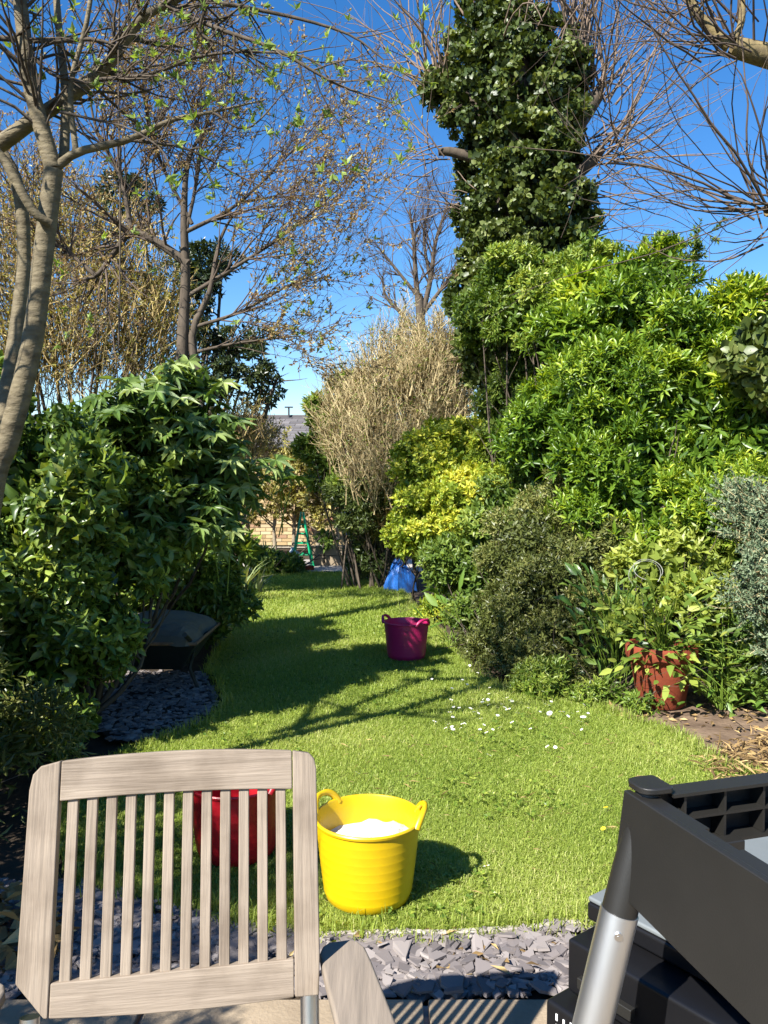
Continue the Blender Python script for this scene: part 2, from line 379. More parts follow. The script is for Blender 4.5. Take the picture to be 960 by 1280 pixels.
def grow(P, R, n, length, angle=(25, 60), up=0.2, curl=0.12, npts=6, t=(0.2, 1.0), rs=0.6, r_end=0.15, rmax=None, bias=None, minr=0.0015):
    """n side shoots from the polylines P (m,k,3)"""
    m, k = P.shape[:2]
    seg = np.linalg.norm(P[:, 1:] - P[:, :-1], axis=-1).sum(1); w = seg / seg.sum()
    i = RNG.choice(m, n, p=w); tt = rnd(*t, n) * (k - 1.001); j = tt.astype(int); f = (tt - j)[:, None]
    S = P[i, j] * (1 - f) + P[i, j + 1] * f
    r0 = (R[i, j] * (1 - f[:, 0]) + R[i, j + 1] * f[:, 0]) * rs
    if rmax: r0 = np.minimum(r0, rmax)
    r0 = np.maximum(r0, minr)
    T = unit(P[i, j + 1] - P[i, j]); X = perp(T)
    th = np.radians(rnd(*angle, n))[:, None]
    D = np.cos(th) * T + np.sin(th) * X + np.array([0, 0, up])
    if bias is not None: D = D + np.array(bias)
    D = unit(D); Ln = rnd(*length, n)
    pts = [S]; st = (Ln / (npts - 1))[:, None]
    for q in range(npts - 1):
        D = unit(D + RNG.normal(size=D.shape) * curl + np.array([0, 0, up * 0.12])); pts.append(pts[-1] + D * st)
    Pn = np.stack(pts, 1)
    Rn = r0[:, None] * np.linspace(1, r_end, npts)[None]
    return Pn, np.maximum(Rn, minr * 0.6)
def along(P, n, t=(0.2, 1.0)):
    m, k = P.shape[:2]; i = RNG.integers(0, m, n); tt = rnd(*t, n) * (k - 1.001); j = tt.astype(int); f = (tt - j)[:, None]
    return P[i, j] * (1 - f) + P[i, j + 1] * f, unit(P[i, j + 1] - P[i, j])

def visible_pick(P, count, cell=7):
    """indices of the points that show from the camera (nearest in their cell of view), nearest first"""
    Y = np.maximum(P[:, 1], 0.2)
    c, s = math.cos(PITCH), math.sin(PITCH)
    dz = P[:, 2] - CAM_H
    fwd = Y * c - dz * s; up = Y * s + dz * c
    px = 480 + P[:, 0] / fwd * F_PX; py = 640 - up / fwd * F_PX
    ok = (px > -10) & (px < 970) & (py > -10) & (py < 1290)
    key = (px // cell).astype(int) * 10000 + (py // cell).astype(int)
    order = np.argsort(fwd); seen, out = set(), []
    for i in order:
        if ok[i] and key[i] not in seen:
            seen.add(key[i]); out.append(i)
    out = np.array(out, int)
    if len(out) > count: out = out[np.sort(RNG.permutation(len(out))[:count])] if False else out[:int(count * 1.6)]
    if len(out) > count: out = RNG.permutation(out)[:count]
    return out
def frame_obj(name, me, parent, B, A, Nn, L):
    """copy of a shared mesh modelled with axis +X, normal +Z, unit length"""
    A = unit(A); S = np.cross(Nn, A); Nn = np.cross(A, S)
    o = bpy.data.objects.new(name, me); COL.objects.link(o); o.parent = parent
    M3 = Matrix([[A[r] * L, S[r] * L, Nn[r] * L] for r in range(3)]).to_4x4()
    M3.translation = Vector([float(c) for c in B]) - parent.location
    o.matrix_basis = M3
    return o
def unit_leaf(name, mat, w, fold=0.08, droop=0.14, var=3):
    out = []
    for i in range(var):
        V, tri = leaf_verts(np.zeros((1, 3)), np.array([[1., 0, 0]]), np.array([[0, 0, 1.]]), np.ones(1), w=w * rnd(0.85, 1.15), fold=fold * rnd(0.6, 1.6), droop=droop * rnd(0.2, 2.0), kind=8)
        out.append(mesh_np(name, V[0], tri, mats=[mat], smooth=True))
    return out

# ------------------------------------------------------------------ the setting: ground, lawn, beds, paving
def ground_sheet(name, poly, z, mat, n=None):
    mb = MB(); mb.add([(x, y, z) for x, y in poly], [tuple(range(len(poly)))])
    return tag(mb.out(name, mat), kind='structure')
def inside_poly(X, Y, poly):
    p = np.array(poly); r = np.zeros(len(X), bool); j = len(p) - 1
    for i in range(len(p)):
        c = ((p[i, 1] > Y) != (p[j, 1] > Y)) & (X < (p[j, 0] - p[i, 0]) * (Y - p[i, 1]) / (p[j, 1] - p[i, 1] + 1e-12) + p[i, 0])
        r ^= c; j = i
    return r
ground_sheet('ground', [(-400, -100), (400, -100), (400, 900), (-400, 900)], -0.04, M['earth'])
lawn_px = [(400, 1172), (560, 1170), (735, 1155), (1010, 1120), (1100, 1010), (900, 960), (850, 921), (740, 882), (640, 864), (600, 848), (548, 790),
           (512, 752), (486, 722), (470, 716), (330, 716), (312, 745), (288, 778), (262, 835), (285, 880), (262, 905), (205, 925), (110, 965), (60, 1040), (110, 1105), (215, 1130), (300, 1155)]
lawn_poly = [tuple(gnd(*p)[:2]) for p in lawn_px]
ground_sheet('lawn', lawn_poly, 0.0, M['lawn'])
soil_poly = [tuple(gnd(*p)[:2]) for p in [(1300, 1100), (1110, 1012), (902, 962), (845, 925), (735, 884), (700, 850), (800, 800), (1250, 800)]]
soil = ground_sheet('soil_bed', soil_poly, -0.008, M['soil'])
path = ground_sheet('path', [(-3.2, 12.35), (0.6, 12.35), (0.6, 14.2), (-3.2, 14.2)], 0.012, M['concrete'])

# patio slabs: each slab a part of the patio
patio = tag(thing('patio', (0, 2.16, 0), None, None), kind='structure')
pj = MB(); pj.box((-0.4, 0.8, -0.03), (5.2, 2.68, 0.03)); pj.out('joint_bed', M['concrete'], patio)
for i in range(7):
    for j in range(5):
        w, d = 0.74, 0.53
        mb = MB(); x0 = -2.9 + i * 0.755 + (0.3 if j % 2 else 0); y1 = 2.13 - j * 0.545
        mb.box((x0 + w / 2, y1 - d / 2, -0.008), (w, d, 0.04), None)
        mb.out('paving_slab', M['paving'], patio, bevel=0.005)

# slate chippings
slate_poly = [(-2.4, 2.165), (1.6, 2.165), (1.6, 2.66), tuple(gnd(735, 1157)[:2]), tuple(gnd(560, 1172)[:2]), tuple(gnd(400, 1174)[:2]),
              tuple(gnd(300, 1157)[:2]), tuple(gnd(212, 1133)[:2]), tuple(gnd(105, 1108)[:2]), (-2.4, 2.9)]
slate = ground_sheet('slate_bed', slate_poly, -0.012, M['earth'])
def chip(seed, r=1.0):
    q = np.random.default_rng(seed); n = q.integers(4, 7)
    a = np.sort(q.uniform(0, 6.28, n) * 0.25 + np.arange(n) * 6.28 / n); rr = q.uniform(0.6, 1.1, n)
    top = np.c_[np.cos(a) * rr, np.sin(a) * rr * q.uniform(0.5, 0.85), np.full(n, 0.1) + q.uniform(-0.05, 0.05, n)]
    bot = top * [1.06, 1.06, 0] + [0.03, 0, -0.1]
    V = np.vstack([top, bot]); T = [(0, i, i + 1) for i in range(1, n - 1)]
    for i in range(n):
        k = (i + 1) % n; T += [(n + i, n + k, k), (n + i, k, i)]
    return V, np.array(T)
chips = [chip(s) for s in range(14)]
chip_me = [mesh_np('slate_chip', V, T, mats=[M['slate']]) for V, T in chips]
def chip_spots(poly, n):
    p = np.array(poly); X = rnd(p[:, 0].min(), p[:, 0].max(), n); Y = rnd(p[:, 1].min(), p[:, 1].max(), n)
    k = inside_poly(X, Y, poly); return X[k], Y[k]
def rotm(n):
    tilt = RNG.normal(size=(n, 2)) * 0.22; yaw = rnd(0, 6.28, n)
    return tilt, yaw
X, Y = chip_spots(slate_poly, 9500)
far_poly = [tuple(gnd(*p)[:2]) for p in [(140, 925), (205, 926), (250, 907), (272, 880), (255, 840), (150, 840), (110, 900)]]
front = np.where((Y < 2.56) & (X > -0.45) & (X < 0.62))[0][:300]
rest = np.setdiff1d(np.arange(len(X)), front)
for i in front:
    o = bpy.data.objects.new('slate_chip', chip_me[i % 14]); COL.objects.link(o); o.parent = slate
    s = rnd(0.016, 0.052); o.location = (X[i], Y[i], rnd(0.006, 0.022)); o.scale = (s, s, s * 0.8)
    o.rotation_euler = (RNG.normal() * 0.16, RNG.normal() * 0.16, rnd(0, 6.28))
def chip_mass(X, Y, name, parent, smin=0.02, smax=0.045, z=0.012):
    Vs, Ts, rv, off = [], [], [], 0
    for x, y in zip(X, Y):
        V, T = chips[RNG.integers(14)]; s = rnd(smin, smax)
        R = np.array(Matrix.Rotation(rnd(0, 6.28), 3, 'Z') @ Matrix.Rotation(RNG.normal() * 0.17, 3, 'X') @ Matrix.Rotation(RNG.normal() * 0.17, 3, 'Y'))
        Vs.append((V * s) @ R.T + [x, y, rnd(-0.006, z)]); Ts.append(T + off); off += len(V); rv.append(np.full(len(V), RNG.random()))
    return build(name, np.vstack(Vs), np.vstack(Ts), mat=M['slate_far'], parent=parent, rv=np.concatenate(rv), kind='stuff')
chip_mass(X[rest], Y[rest], 'slate_chippings', slate)
Xf, Yf = chip_spots(far_poly, 1700)
slate2 = ground_sheet('slate_patch', far_poly, -0.004, M['earth'])
chip_mass(Xf, Yf, 'slate_chippings', slate2, 0.015, 0.04)

# ------------------------------------------------------------------ grass
def blades(X, Y, Lr, Wr, lean=0.5):
    n = len(X); a = rnd(0, 6.28, n); L = Lr * rnd(0.5, 1.3, n); w = Wr * rnd(0.7, 1.3, n)
    # patches of different growth
    g = 0.5 + 0.5 * np.sin(X * 3.1 + 1.3 * np.sin(Y * 2.3)) * np.sin(Y * 2.7 + np.sin(X * 4.1)); L = L * (0.75 + 0.4 * g)
    D = np.c_[np.cos(a), np.sin(a), np.zeros(n)]; S = np.c_[-np.sin(a), np.cos(a), np.zeros(n)]
    ln = np.minimum(rnd(0.15, lean * 2, n), 1.55)
    B = np.c_[X, Y, np.full(n, -0.004)]
    m = B + D * (L * 0.35 * ln)[:, None] + np.c_[np.zeros((n, 2)), L * 0.55]
    t = B + D * (L * 0.95 * ln)[:, None] + np.c_[np.zeros((n, 2)), L * (0.95 - 0.45 * ln)]
    V = np.stack([B - S * w[:, None] / 2, B + S * w[:, None] / 2, m + S * w[:, None] * 0.4, m - S * w[:, None] * 0.4, t], 1)
    rv = np.clip(rnd(0, 0.8, n) * 0.7 + 0.1 + 0.4 * (g - 0.5) + (RNG.random(n) < 0.07) * 0.45, 0, 1)
    return V, rv
def lawn_patch(y0, y1, dens, L, W, lean):
    p = np.array(lawn_poly); x0, x1 = max(-2.4, p[:, 0].min()), min(2.1, p[:, 0].max())
    n = int((x1 - x0) * (y1 - y0) * dens); X, Y = rnd(x0, x1, n), rnd(y0, y1, n)
    wob = 0.03 * np.sin(X * 23) + 0.02 * np.sin(Y * 31 + X * 9)
    k = inside_poly(X + wob, Y + wob, lawn_poly) & (np.abs(X) < 0.52 * Y + 0.15)
    return blades(X[k], Y[k], L, W, lean)
gv = [lawn_patch(2.4, 3.4, 29000, 0.036, 0.0030, 1.0), lawn_patch(3.4, 4.8, 18500, 0.038, 0.0034, 0.95), lawn_patch(4.8, 7.5, 8500, 0.046, 0.0048, 0.8), lawn_patch(7.5, 12.5, 4200, 0.055, 0.0075, 0.5)]
# longer tufts along the edges
ep = np.array(lawn_poly); Xe, Ye = [], []
for i in range(len(ep)):
    a_, b_ = ep[i], ep[(i + 1) % len(ep)]; d_ = np.linalg.norm(b_ - a_); k = int(d_ * (900 if a_[1] < 5 else 260)); t_ = RNG.random(k)[:, None]
    q = a_ + (b_ - a_) * t_ + RNG.normal(size=(k, 2)) * 0.03; Xe.append(q[:, 0]); Ye.append(q[:, 1])
Xe, Ye = np.concatenate(Xe), np.concatenate(Ye); ke = (np.abs(Xe) < 0.55 * Ye + 0.2)
gv.append(blades(Xe[ke], Ye[ke], 0.075, 0.0036, 0.45))
GV = np.concatenate([g[0] for g in gv]); GR = np.concatenate([g[1] for g in gv])
n = len(GV); base = (np.arange(n) * 5)[:, None]
gq = base + np.array([0, 1, 2, 3]); gt = base + np.array([3, 2, 4])
grass = build('grass', GV.reshape(-1, 3), gt, gq, M['grassblade'], rv=np.repeat(GR, 5), kind='stuff')
tag(grass, 'short sunlit green grass of the lawn', 'grass')

# clover and small weeds in patches of the lawn
wx, wy = rnd(-1.5, 1.9, 5200), 2.5 + 5.0 * RNG.random(5200) ** 1.3
wk = inside_poly(wx, wy, lawn_poly) & (np.sin(wx * 4.3 + 2.0 * np.sin(wy * 1.7)) * np.sin(wy * 3.9 + np.cos(wx * 2.2)) > 0.28)
wp_ = np.c_[wx[wk], wy[wk], rnd(0.012, 0.035, wk.sum())]
B, A, Nl, LL, s_i = whorls(wp_, unit(np.array([[0, 0, 1.0]]) + RNG.normal(size=wp_.shape) * 0.25), 4, 0.016, (60, 95), Lvar=0.5)
V, T, r_ = leaves_mesh(B, A, Nl, LL, RNG.random(len(B)), w=0.75)
tag(build('lawn_weeds', V, T, mat=M['privet'], rv=r_, kind='stuff'), 'small round-leaved weeds scattered through the lawn', 'weeds')

# pale edging stones between lawn and slate
edg = thing('lawn_edging', (0, 2.5, 0), 'low pale edging strip between the lawn and the slate chippings', 'edging')
e_pts = [gnd(395, 1176), gnd(478, 1172), gnd(560, 1173), gnd(650, 1167), gnd(738, 1158)]
for a_, b_ in zip(e_pts[:-1], e_pts[1:]):
    mb = MB(); d = unit(b_ - a_); m_ = (a_ + b_) / 2; Lg = np.linalg.norm(b_ - a_) - 0.006
    mb.box((m_[0], m_[1] + 0.005, -0.01), (Lg, 0.022, 0.062), [d, [-d[1], d[0], 0], [0, 0, 1]])
    mb.out('edging_strip', M['concrete'], edg, bevel=0.004)

# ------------------------------------------------------------------ far buildings
bb = thing('brick_outbuilding', (-3, 17, 0), 'yellow brick outbuilding with low grey tiled roof at the end of the garden', 'outbuilding')
ez = at(350, 556, 17)[2]; rz = at(350, 521, 19.6)[2]
mb = MB(); mb.box((-4.2, 18.3, ez / 2 - 0.02), (9.0, 2.5, ez)); mb.out('wall', M['mortar'], bb)
Vs, Fs, rv = [], [], []
bx_v, bx_f = [], []
c0 = 0
for r in range(int(ez / 0.075)):
    for i in range(17):
        x = -4.3 + i * 0.225 + (0.1125 if r % 2 else 0); z = 0.04 + r * 0.075
        jx, jy = rnd(-0.003, 0.003), rnd(-0.004, 0.004)
        P = np.array([[a, b, c] for a in (x + jx, x + 0.213 + jx) for b in (17.02 + jy, 17.06) for c in (z, z + 0.064)])
        Vs.append(P); rv.append(np.full(8, RNG.random()))
        Fs.append(np.array([(0, 4, 5, 1), (1, 5, 7, 3), (0, 1, 3, 2), (4, 6, 7, 5), (0, 2, 6, 4)]) + c0); c0 += 8
build('brickwork', np.vstack(Vs), None, np.vstack(Fs), M['brick'], bb, np.concatenate(rv), kind='stuff')
mb = MB(); sl = np.array([0, 2.6, rz - ez]); A0 = np.array([-8.9, 16.85, ez - 0.02])
mb.prism([A0, A0 + [9.4, 0, 0], A0 + [9.4, 2.75, (rz - ez)], A0 + [0, 2.75, (rz - ez)]], (0, 0, -0.05))
mb.prism([A0 + [0, 5.4, 0], A0 + [9.4, 5.4, 0], A0 + [9.4, 2.76, (rz - ez)], A0 + [0, 2.76, (rz - ez)]], (0, 0, -0.05))
roof = mb.out('roof', M['tile'], bb)
Vs, Fs, rv, c0 = [], [], [], 0
nrow = 11
for r in range(nrow):
    for i in range(29):
        x = -7.9 + i * 0.30 + (0.15 if r % 2 else 0); t0, t1 = r / nrow, (r + 1.12) / nrow
        b0 = A0 + [0, 2.75 * t0, (rz - ez) * t0]; b1 = A0 + [0, 2.75 * min(t1, 1), (rz - ez) * min(t1, 1)]
        h0, h1 = 0.035 + rnd(0, 0.008), 0.012
        P = np.array([[x, b0[1], b0[2] + h0], [x + 0.29, b0[1], b0[2] + h0], [x + 0.29, b1[1], b1[2] + h1], [x, b1[1], b1[2] + h1], [x, b0[1], b0[2]], [x + 0.29, b0[1], b0[2]]])
        Vs.append(P); Fs.append(np.array([(0, 1, 2, 3), (4, 5, 1, 0)]) + c0); c0 += 6; rv.append(np.full(6, RNG.random()))
build('roof_tiles', np.vstack(Vs), None, np.vstack(Fs), M['tile'], roof, np.concatenate(rv), kind='stuff')
mb = MB(); mb.tube([(-8.9, 19.6, rz + 0.0), (0.5, 19.6, rz + 0.0)], 0.05, 8); mb.out('ridge', M['tile'], roof, smooth=True)
mb = MB(); mb.tube([(-8.9, 16.83, ez - 0.06), (0.5, 16.83, ez - 0.06)], 0.05, 8); mb.out('gutter', M['darkmetal'], bb, smooth=True)
vp = at(361, 523, 19.5); vt = thing('vent_pipe', vp, 'thin dark pole with a flat cross top above the grey roof ridge', 'pole')
mb = MB(); mb.tube([vp, vp + [0, 0, 0.26]], 0.022, 8); mb.out('pole', M['darkmetal'], vt, smooth=True)
mb = MB(); mb.box(vp + [0, 0, 0.27], (0.2, 0.08, 0.03)); mb.out('cross_bar', M['darkmetal'], vt, bevel=0.008)

hs_ = at(985, 395, 16)
hr = thing('house', (hs_[0] + 2, 17, 0), 'house with red tiled roof peeping over the right-hand shrubs', 'house')
hx0 = at(938, 390, 16)[0] + .6; hz0 = at(938, 412, 16)[2]; hz1 = at(950, 365, 18)[2]
mb = MB(); mb.box((hx0 + 3.3, 18.6, hz0 / 2), (5.8, 4.6, hz0)); mb.out('wall', M['white_paint'], hr)
mb = MB(); mb.prism([(hx0, 16, hz0), (hx0 + 7, 16, hz0), (hx0 + 7, 18.6, hz1 + 0.3), (hx0 + 0.6, 18.6, hz1 + 0.3)], (0, 0, 0.06))
hroof = mb.out('roof', M['redtile'], hr)
Vs, Fs, rv, c0 = [], [], [], 0
for r in range(9):
    for i in range(26):
        t0, t1 = r / 9, (r + 1.1) / 9; x = hx0 + 0.6 * t0 + i * 0.26 + (0.13 if r % 2 else 0)
        z0 = hz0 + (hz1 + 0.3 - hz0) * t0 + 0.06; z1 = hz0 + (hz1 + 0.3 - hz0) * t1 + 0.06
        y0, y1 = 16 + 2.6 * t0, 16 + 2.6 * t1
        Vs.append(np.array([[x, y0, z0 + 0.035], [x + 0.25, y0, z0 + 0.035], [x + 0.25, y1, z1 + 0.01], [x, y1, z1 + 0.01], [x, y0, z0], [x + 0.25, y0, z0]]))
        Fs.append(np.array([(0, 1, 2, 3), (4, 5, 1, 0)]) + c0); c0 += 6; rv.append(np.full(6, RNG.random()))
build('roof_tiles', np.vstack(Vs), None, np.vstack(Fs), M['redtile'], hroof, np.concatenate(rv), kind='stuff')
mb = MB(); mb.box((hx0 + 3.5, 15.97, hz0 - 0.05), (7, 0.04, 0.2)); mb.out('fascia', M['white_paint'], hr)

# ------------------------------------------------------------------ shrubs
def stems(root, lobes, base, mat, r=0.018, per=2):
    Ps, Rs = [], []
    for c, rad in lobes:
        for _ in range(per):
            b = np.array(base) + [rnd(-0.15, 0.15), rnd(-0.15, 0.15), -0.04]
            e = np.array(c) + np.array(rad) * RNG.normal(size=3) * 0.3; e[2] = max(e[2], 0.1)
            mid = (b + e) / 2 + RNG.normal(size=3) * 0.12; mid[2] = max(mid[2], 0.05)
            Ps.append(smooth_line([b, mid, e], 7)); Rs.append(np.linspace(r, r * 0.35, 7))
    P, R = np.array(Ps), np.array(Rs)
    P2, R2 = grow(P, R, len(P) * 6, (0.2, 0.5), (25, 60), 0.25, 0.15, 5, (0.35, 1), 0.7)
    V, Q, _ = join_tubes([(P, R, 6), (P2, R2, 4)])
    build('branches', V, None, Q, mat, root, smooth=True)
    return P, R
def clumped(lobes, nshoot, cr, bump, seed, zmin, low, up):
    """shoot tips grouped in rounded clumps that sit on the main lobes: dark gaps stay between them"""
    area = sum(4.19 * (r[0] * r[1] + r[1] * r[2] + r[0] * r[2]) for _, r in lobes)
    nc = max(6, int(area * 0.7 / (cr * cr * 3.6)))
    lobes = [(c, tuple(max(q - 0.75 * cr, 0.45 * q) for q in r)) for c, r in lobes]
    C, Nc = lobes_surface(lobes, nc, 0.22, bump, zmin=zmin, seed=seed, low=low, inside=0.9)
    nc = len(C); rc_ = cr * rnd(0.45, 1.5, nc)
    w = rc_ ** 2; w /= w.sum(); i = RNG.choice(nc, nshoot, p=w)
    D = unit(RNG.normal(size=(nshoot, 3)) * 0.75 + Nc[i] * 0.8 + [0, 0, up])
    P = C[i] + D * (rc_[i] * (1 - 0.55 * RNG.random(nshoot) ** 2))[:, None] * [1, 1, 0.8]
    ok = P[:, 2] > zmin
    tone = rnd(-0.2, 0.24, nc)[i]
    return P[ok], D[ok], tone[ok], rnd(0.72, 1.25, nc)[i][ok]
def shrub(name, label, cat, lobes, base, nshoot, k, L, w, mat, spread=(30, 80), depth=0.3, bump=0.14, up=0.35, kind=5, group=None,
          interior=0.5, parts=0, part_mat=None, part_name='leaf', bark='bark_dark', stem=0.015, seed=1, tone=None, stemlen=0.05, low=-0.75, jit=0.35, zmin=0.02, droop=0.14, cr=0.16):
    root = thing(name, base, label, cat, group)
    stems(root, lobes, base, M[bark], stem)
    P, Nn, tone_, size_ = clumped(lobes, nshoot, cr, bump, seed, zmin, low, up)
    D = unit(Nn + np.array([0, 0, up]) + RNG.normal(size=P.shape) * jit)
    B, A, Nl, LL, s = whorls(P, D, k, L, spread, stemlen)
    LL = LL * size_[s]
    clump = 0.5 + 0.5 * bumpf(P * 1.6, seed + 7)
    rv = np.clip(0.6 * RNG.random(len(B)) + 0.22 * clump[s] + tone_[s] + rnd(-0.1, 0.15, len(P))[s] + 0.06, 0, 1)
    if parts:
        # the leaves that show largest are parts of their own
        mes = unit_leaf(part_name, M[part_mat], w, droop=droop)
        vis = visible_pick(B + A * LL[:, None] * 0.5, parts)
        for q, i in enumerate(vis): frame_obj(part_name, mes[q % len(mes)], root, B[i], A[i], Nl[i], LL[i] * 1.08)
        keep = np.ones(len(B), bool); keep[vis] = False
        B, A, Nl, LL, rv = B[keep], A[keep], Nl[keep], LL[keep], rv[keep]
    V, T, r_ = leaves_mesh(B, A, Nl, LL, rv, w=w, kind=kind, droop=droop)
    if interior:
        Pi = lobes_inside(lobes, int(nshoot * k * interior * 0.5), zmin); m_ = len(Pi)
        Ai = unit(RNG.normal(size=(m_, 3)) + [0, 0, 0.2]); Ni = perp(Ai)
        V2, T2, r2 = leaves_mesh(Pi, Ai, Ni, np.full(m_, L * 1.35), RNG.random(m_) * 0.45, w=w * 1.2, kind=4)  # inner leaves keep to dark tones: crown shade put into their colour
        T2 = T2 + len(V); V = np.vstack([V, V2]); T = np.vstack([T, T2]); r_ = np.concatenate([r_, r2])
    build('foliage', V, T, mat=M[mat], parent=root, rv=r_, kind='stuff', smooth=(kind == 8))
    return root

# left bank
shrub('camellia_bush', 'large glossy dark-leaved bush filling the left side below the smooth tree trunk', 'bush',
      [LB(45, 640, 4.4, .55, .55, .6), LB(150, 650, 4.9, .45, .45, .5), LB(50, 780, 4.3, .5, .5, .55), LB(115, 710, 4.5, .42, .4, .45), LB(10, 860, 4.1, .5, .5, .45),
       LB(-90, 690, 4.2, .8, .7, .9), LB(90, 585, 4.9, .42, .45, .33), LB(-10, 570, 4.5, .5, .5, .45), LB(92, 810, 4.6, .22, .25, .35)],
      (-1.75, 4.6, 0), 6800, 7, 0.066, 0.5, 'camellia', kind=8, spread=(35, 95), depth=0.35, bump=0.2, up=0.1, jit=0.5, parts=300, part_mat='camellia_one', seed=3, stem=0.02, stemlen=0.12, droop=0.3)
shrub('dark_shrub', 'shaded dark green shrub behind the wheelbarrow', 'shrub',
      [LB(240, 700, 6.3, .45, .4, .6), LB(258, 690, 7.0, .3, .3, .5), LB(200, 720, 6.2, .5, .4, .6), LB(262, 745, 7.2, .34, .3, .36), LB(225, 750, 6.9, .4, .3, .4), LB(180, 740, 6.8, .4, .3, .5)],
      (-2.3, 7.3, 0), 3000, 6, 0.085, 0.42, 'camellia', depth=0.4, bump=0.18, up=0.1, jit=0.5, seed=9)
near_l = shrub('hedge_shrub', 'dark feathery shrub in shade at the far left beside the chair', 'shrub',
      [((-2.0, 2.9, 0.5), (.5, .6, .6)), ((-2.0, 2.15, 0.88), (.4, .55, .95)), ((-1.95, 1.5, 1.08), (.38, .5, 1.16)), ((-1.75, 3.3, 0.3), (.4, .4, .38)), ((-1.95, 0.85, 1.25), (.35, .45, 1.3)), ((-1.9, 0.2, 0.6), (.3, .4, .6))],
      (-2.0, 2.2, 0), 4200, 6, 0.06, 0.2, 'olive', depth=0.4, bump=0.18, up=0.25, jit=0.5, seed=12, kind=4)

shrub('shade_hedge', 'tall dark hedge added out of view on the left to shade the glossy bush', 'hedge',  # unseen hedge, added so its shadow darkens the lower left bushes
      [((-3.0, 2.2, .85), (.4, .6, 1.0)), ((-3.05, 3.1, .9), (.4, .6, 1.0)), ((-3.15, 4.0, .9), (.4, .6, 1.0)), ((-3.3, 4.9, .9), (.4, .6, 1.0)), ((-3.4, 5.8, .9), (.4, .6, 1.0))],
      (-3.1, 3.6, 0), 2600, 6, 0.075, 0.4, 'oak', depth=.4, bump=.2, up=.2, jit=.5, seed=14)
# fatsia: each palmate leaf is a part
def palmate(seed, mat):
    q = np.random.default_rng(seed); nl = 8; V = [(0, 0, 0)]; 
    ang = np.linspace(-2.45, 2.45, nl); Ls = 1.0 - 0.22 * np.abs(ang) / 2.45
    ring = []
    for i, a in enumerate(ang):
        l = Ls[i] * q.uniform(0.9, 1.08); da = 0.19; dz = -0.12 * q.uniform(0.4, 2.2)
        if i == 0: ring.append((0.3 * math.cos(a - 0.33), 0.3 * math.sin(a - 0.33), 0.0))
        ring.append((0.62 * l * math.cos(a - da), 0.62 * l * math.sin(a - da), 0.05 + dz * 0.3))
        ring.append((l * math.cos(a), l * math.sin(a), dz))
        ring.append((0.62 * l * math.cos(a + da), 0.62 * l * math.sin(a + da), 0.05 + dz * 0.3))
        am = a + 0.35; rs_ = 0.38 if i < nl - 1 else 0.3
        ring.append((rs_ * math.cos(am), rs_ * math.sin(am), 0.07))
    V += ring; rib = []
    T = []
    nr = len(ring)
    for i in range(nr - 1): T.append((0, i + 1, i + 2))
    return mesh_np('leaf', np.array(V) * [1, 1, 1], T, mats=[mat], smooth=False)
fat_me = [palmate(s, M['fatsia_one']) for s in range(5)]
fat_lobes = [LB(190, 520, 4.9, .38, .36, .27), LB(245, 560, 5.0, .33, .34, .32), LB(282, 605, 5.1, .22, .27, .23), LB(225, 640, 4.9, .32, .32, .32), LB(225, 490, 5.0, .27, .27, .2)]
fb = np.array([-2.05, 6.3, 0])
fat = thing('fatsia', fb, 'evergreen shrub with large hand-shaped leaves above the wheelbarrow', 'shrub')
stems(fat, fat_lobes, fb, M['bark_dark'], 0.016, 1)
Pf, Nf = lobes_surface(fat_lobes, 210, 0.35, 0.15, seed=4)
ex = np.array([at(*p) for p in [(215, 470, 4.8), (240, 475, 4.9), (200, 480, 4.75), (262, 492, 4.9), (275, 520, 4.8), (355, 590, 5.0), (338, 585, 4.9), (330, 600, 4.9), (368, 598, 5.0), (350, 612, 5.0), (318, 575, 4.9), (300, 560, 4.8), (345, 575, 5.0), (262, 655, 4.6), (250, 660, 4.6), (290, 665, 4.7)]])
Pf = np.vstack([Pf, ex]); Nf = np.vstack([Nf, unit(np.c_[rnd(-0.2, 0.6, len(ex)), rnd(-0.8, -0.2, len(ex)), rnd(0.1, 0.7, len(ex))])])
pet = []
for i in range(len(Pf)):
    A = unit(Nf[i] * [1, 1, 0.2] + [0.15, -0.1, -0.35] + RNG.normal(size=3) * 0.35)
    Nn = unit(np.array([0, -0.25, 1.0]) + RNG.normal(size=3) * 0.3 + Nf[i] * 0.35)
    frame_obj('leaf', fat_me[i % 5], fat, Pf[i], A, Nn, rnd(0.09, 0.165))
    b = Pf[i] - Nf[i] * 0.3 - [0, 0, 0.12]; pet.append(smooth_line([b, (b + Pf[i]) / 2 + [0, 0, 0.03], Pf[i]], 4))
V, Q, _ = join_tubes([(np.array(pet), np.full((len(pet), 4), 0.004), 4)]); build('leaf_stalks', V, None, Q, M['young'], fat, rv=np.full(len(V), .4), smooth=True, kind='stuff')
Pi = lobes_inside(fat_lobes, 1300); Ai = unit(RNG.normal(size=Pi.shape)); V, T, r_ = leaves_mesh(Pi, Ai, perp(Ai), np.full(len(Pi), .12), RNG.random(len(Pi)) * .5, w=.5, kind=4)  # inner leaves toned darker, painting in the shade between the big leaves
build('inner_foliage', V, T, mat=M['fatsia'], parent=fat, rv=r_, kind='stuff')

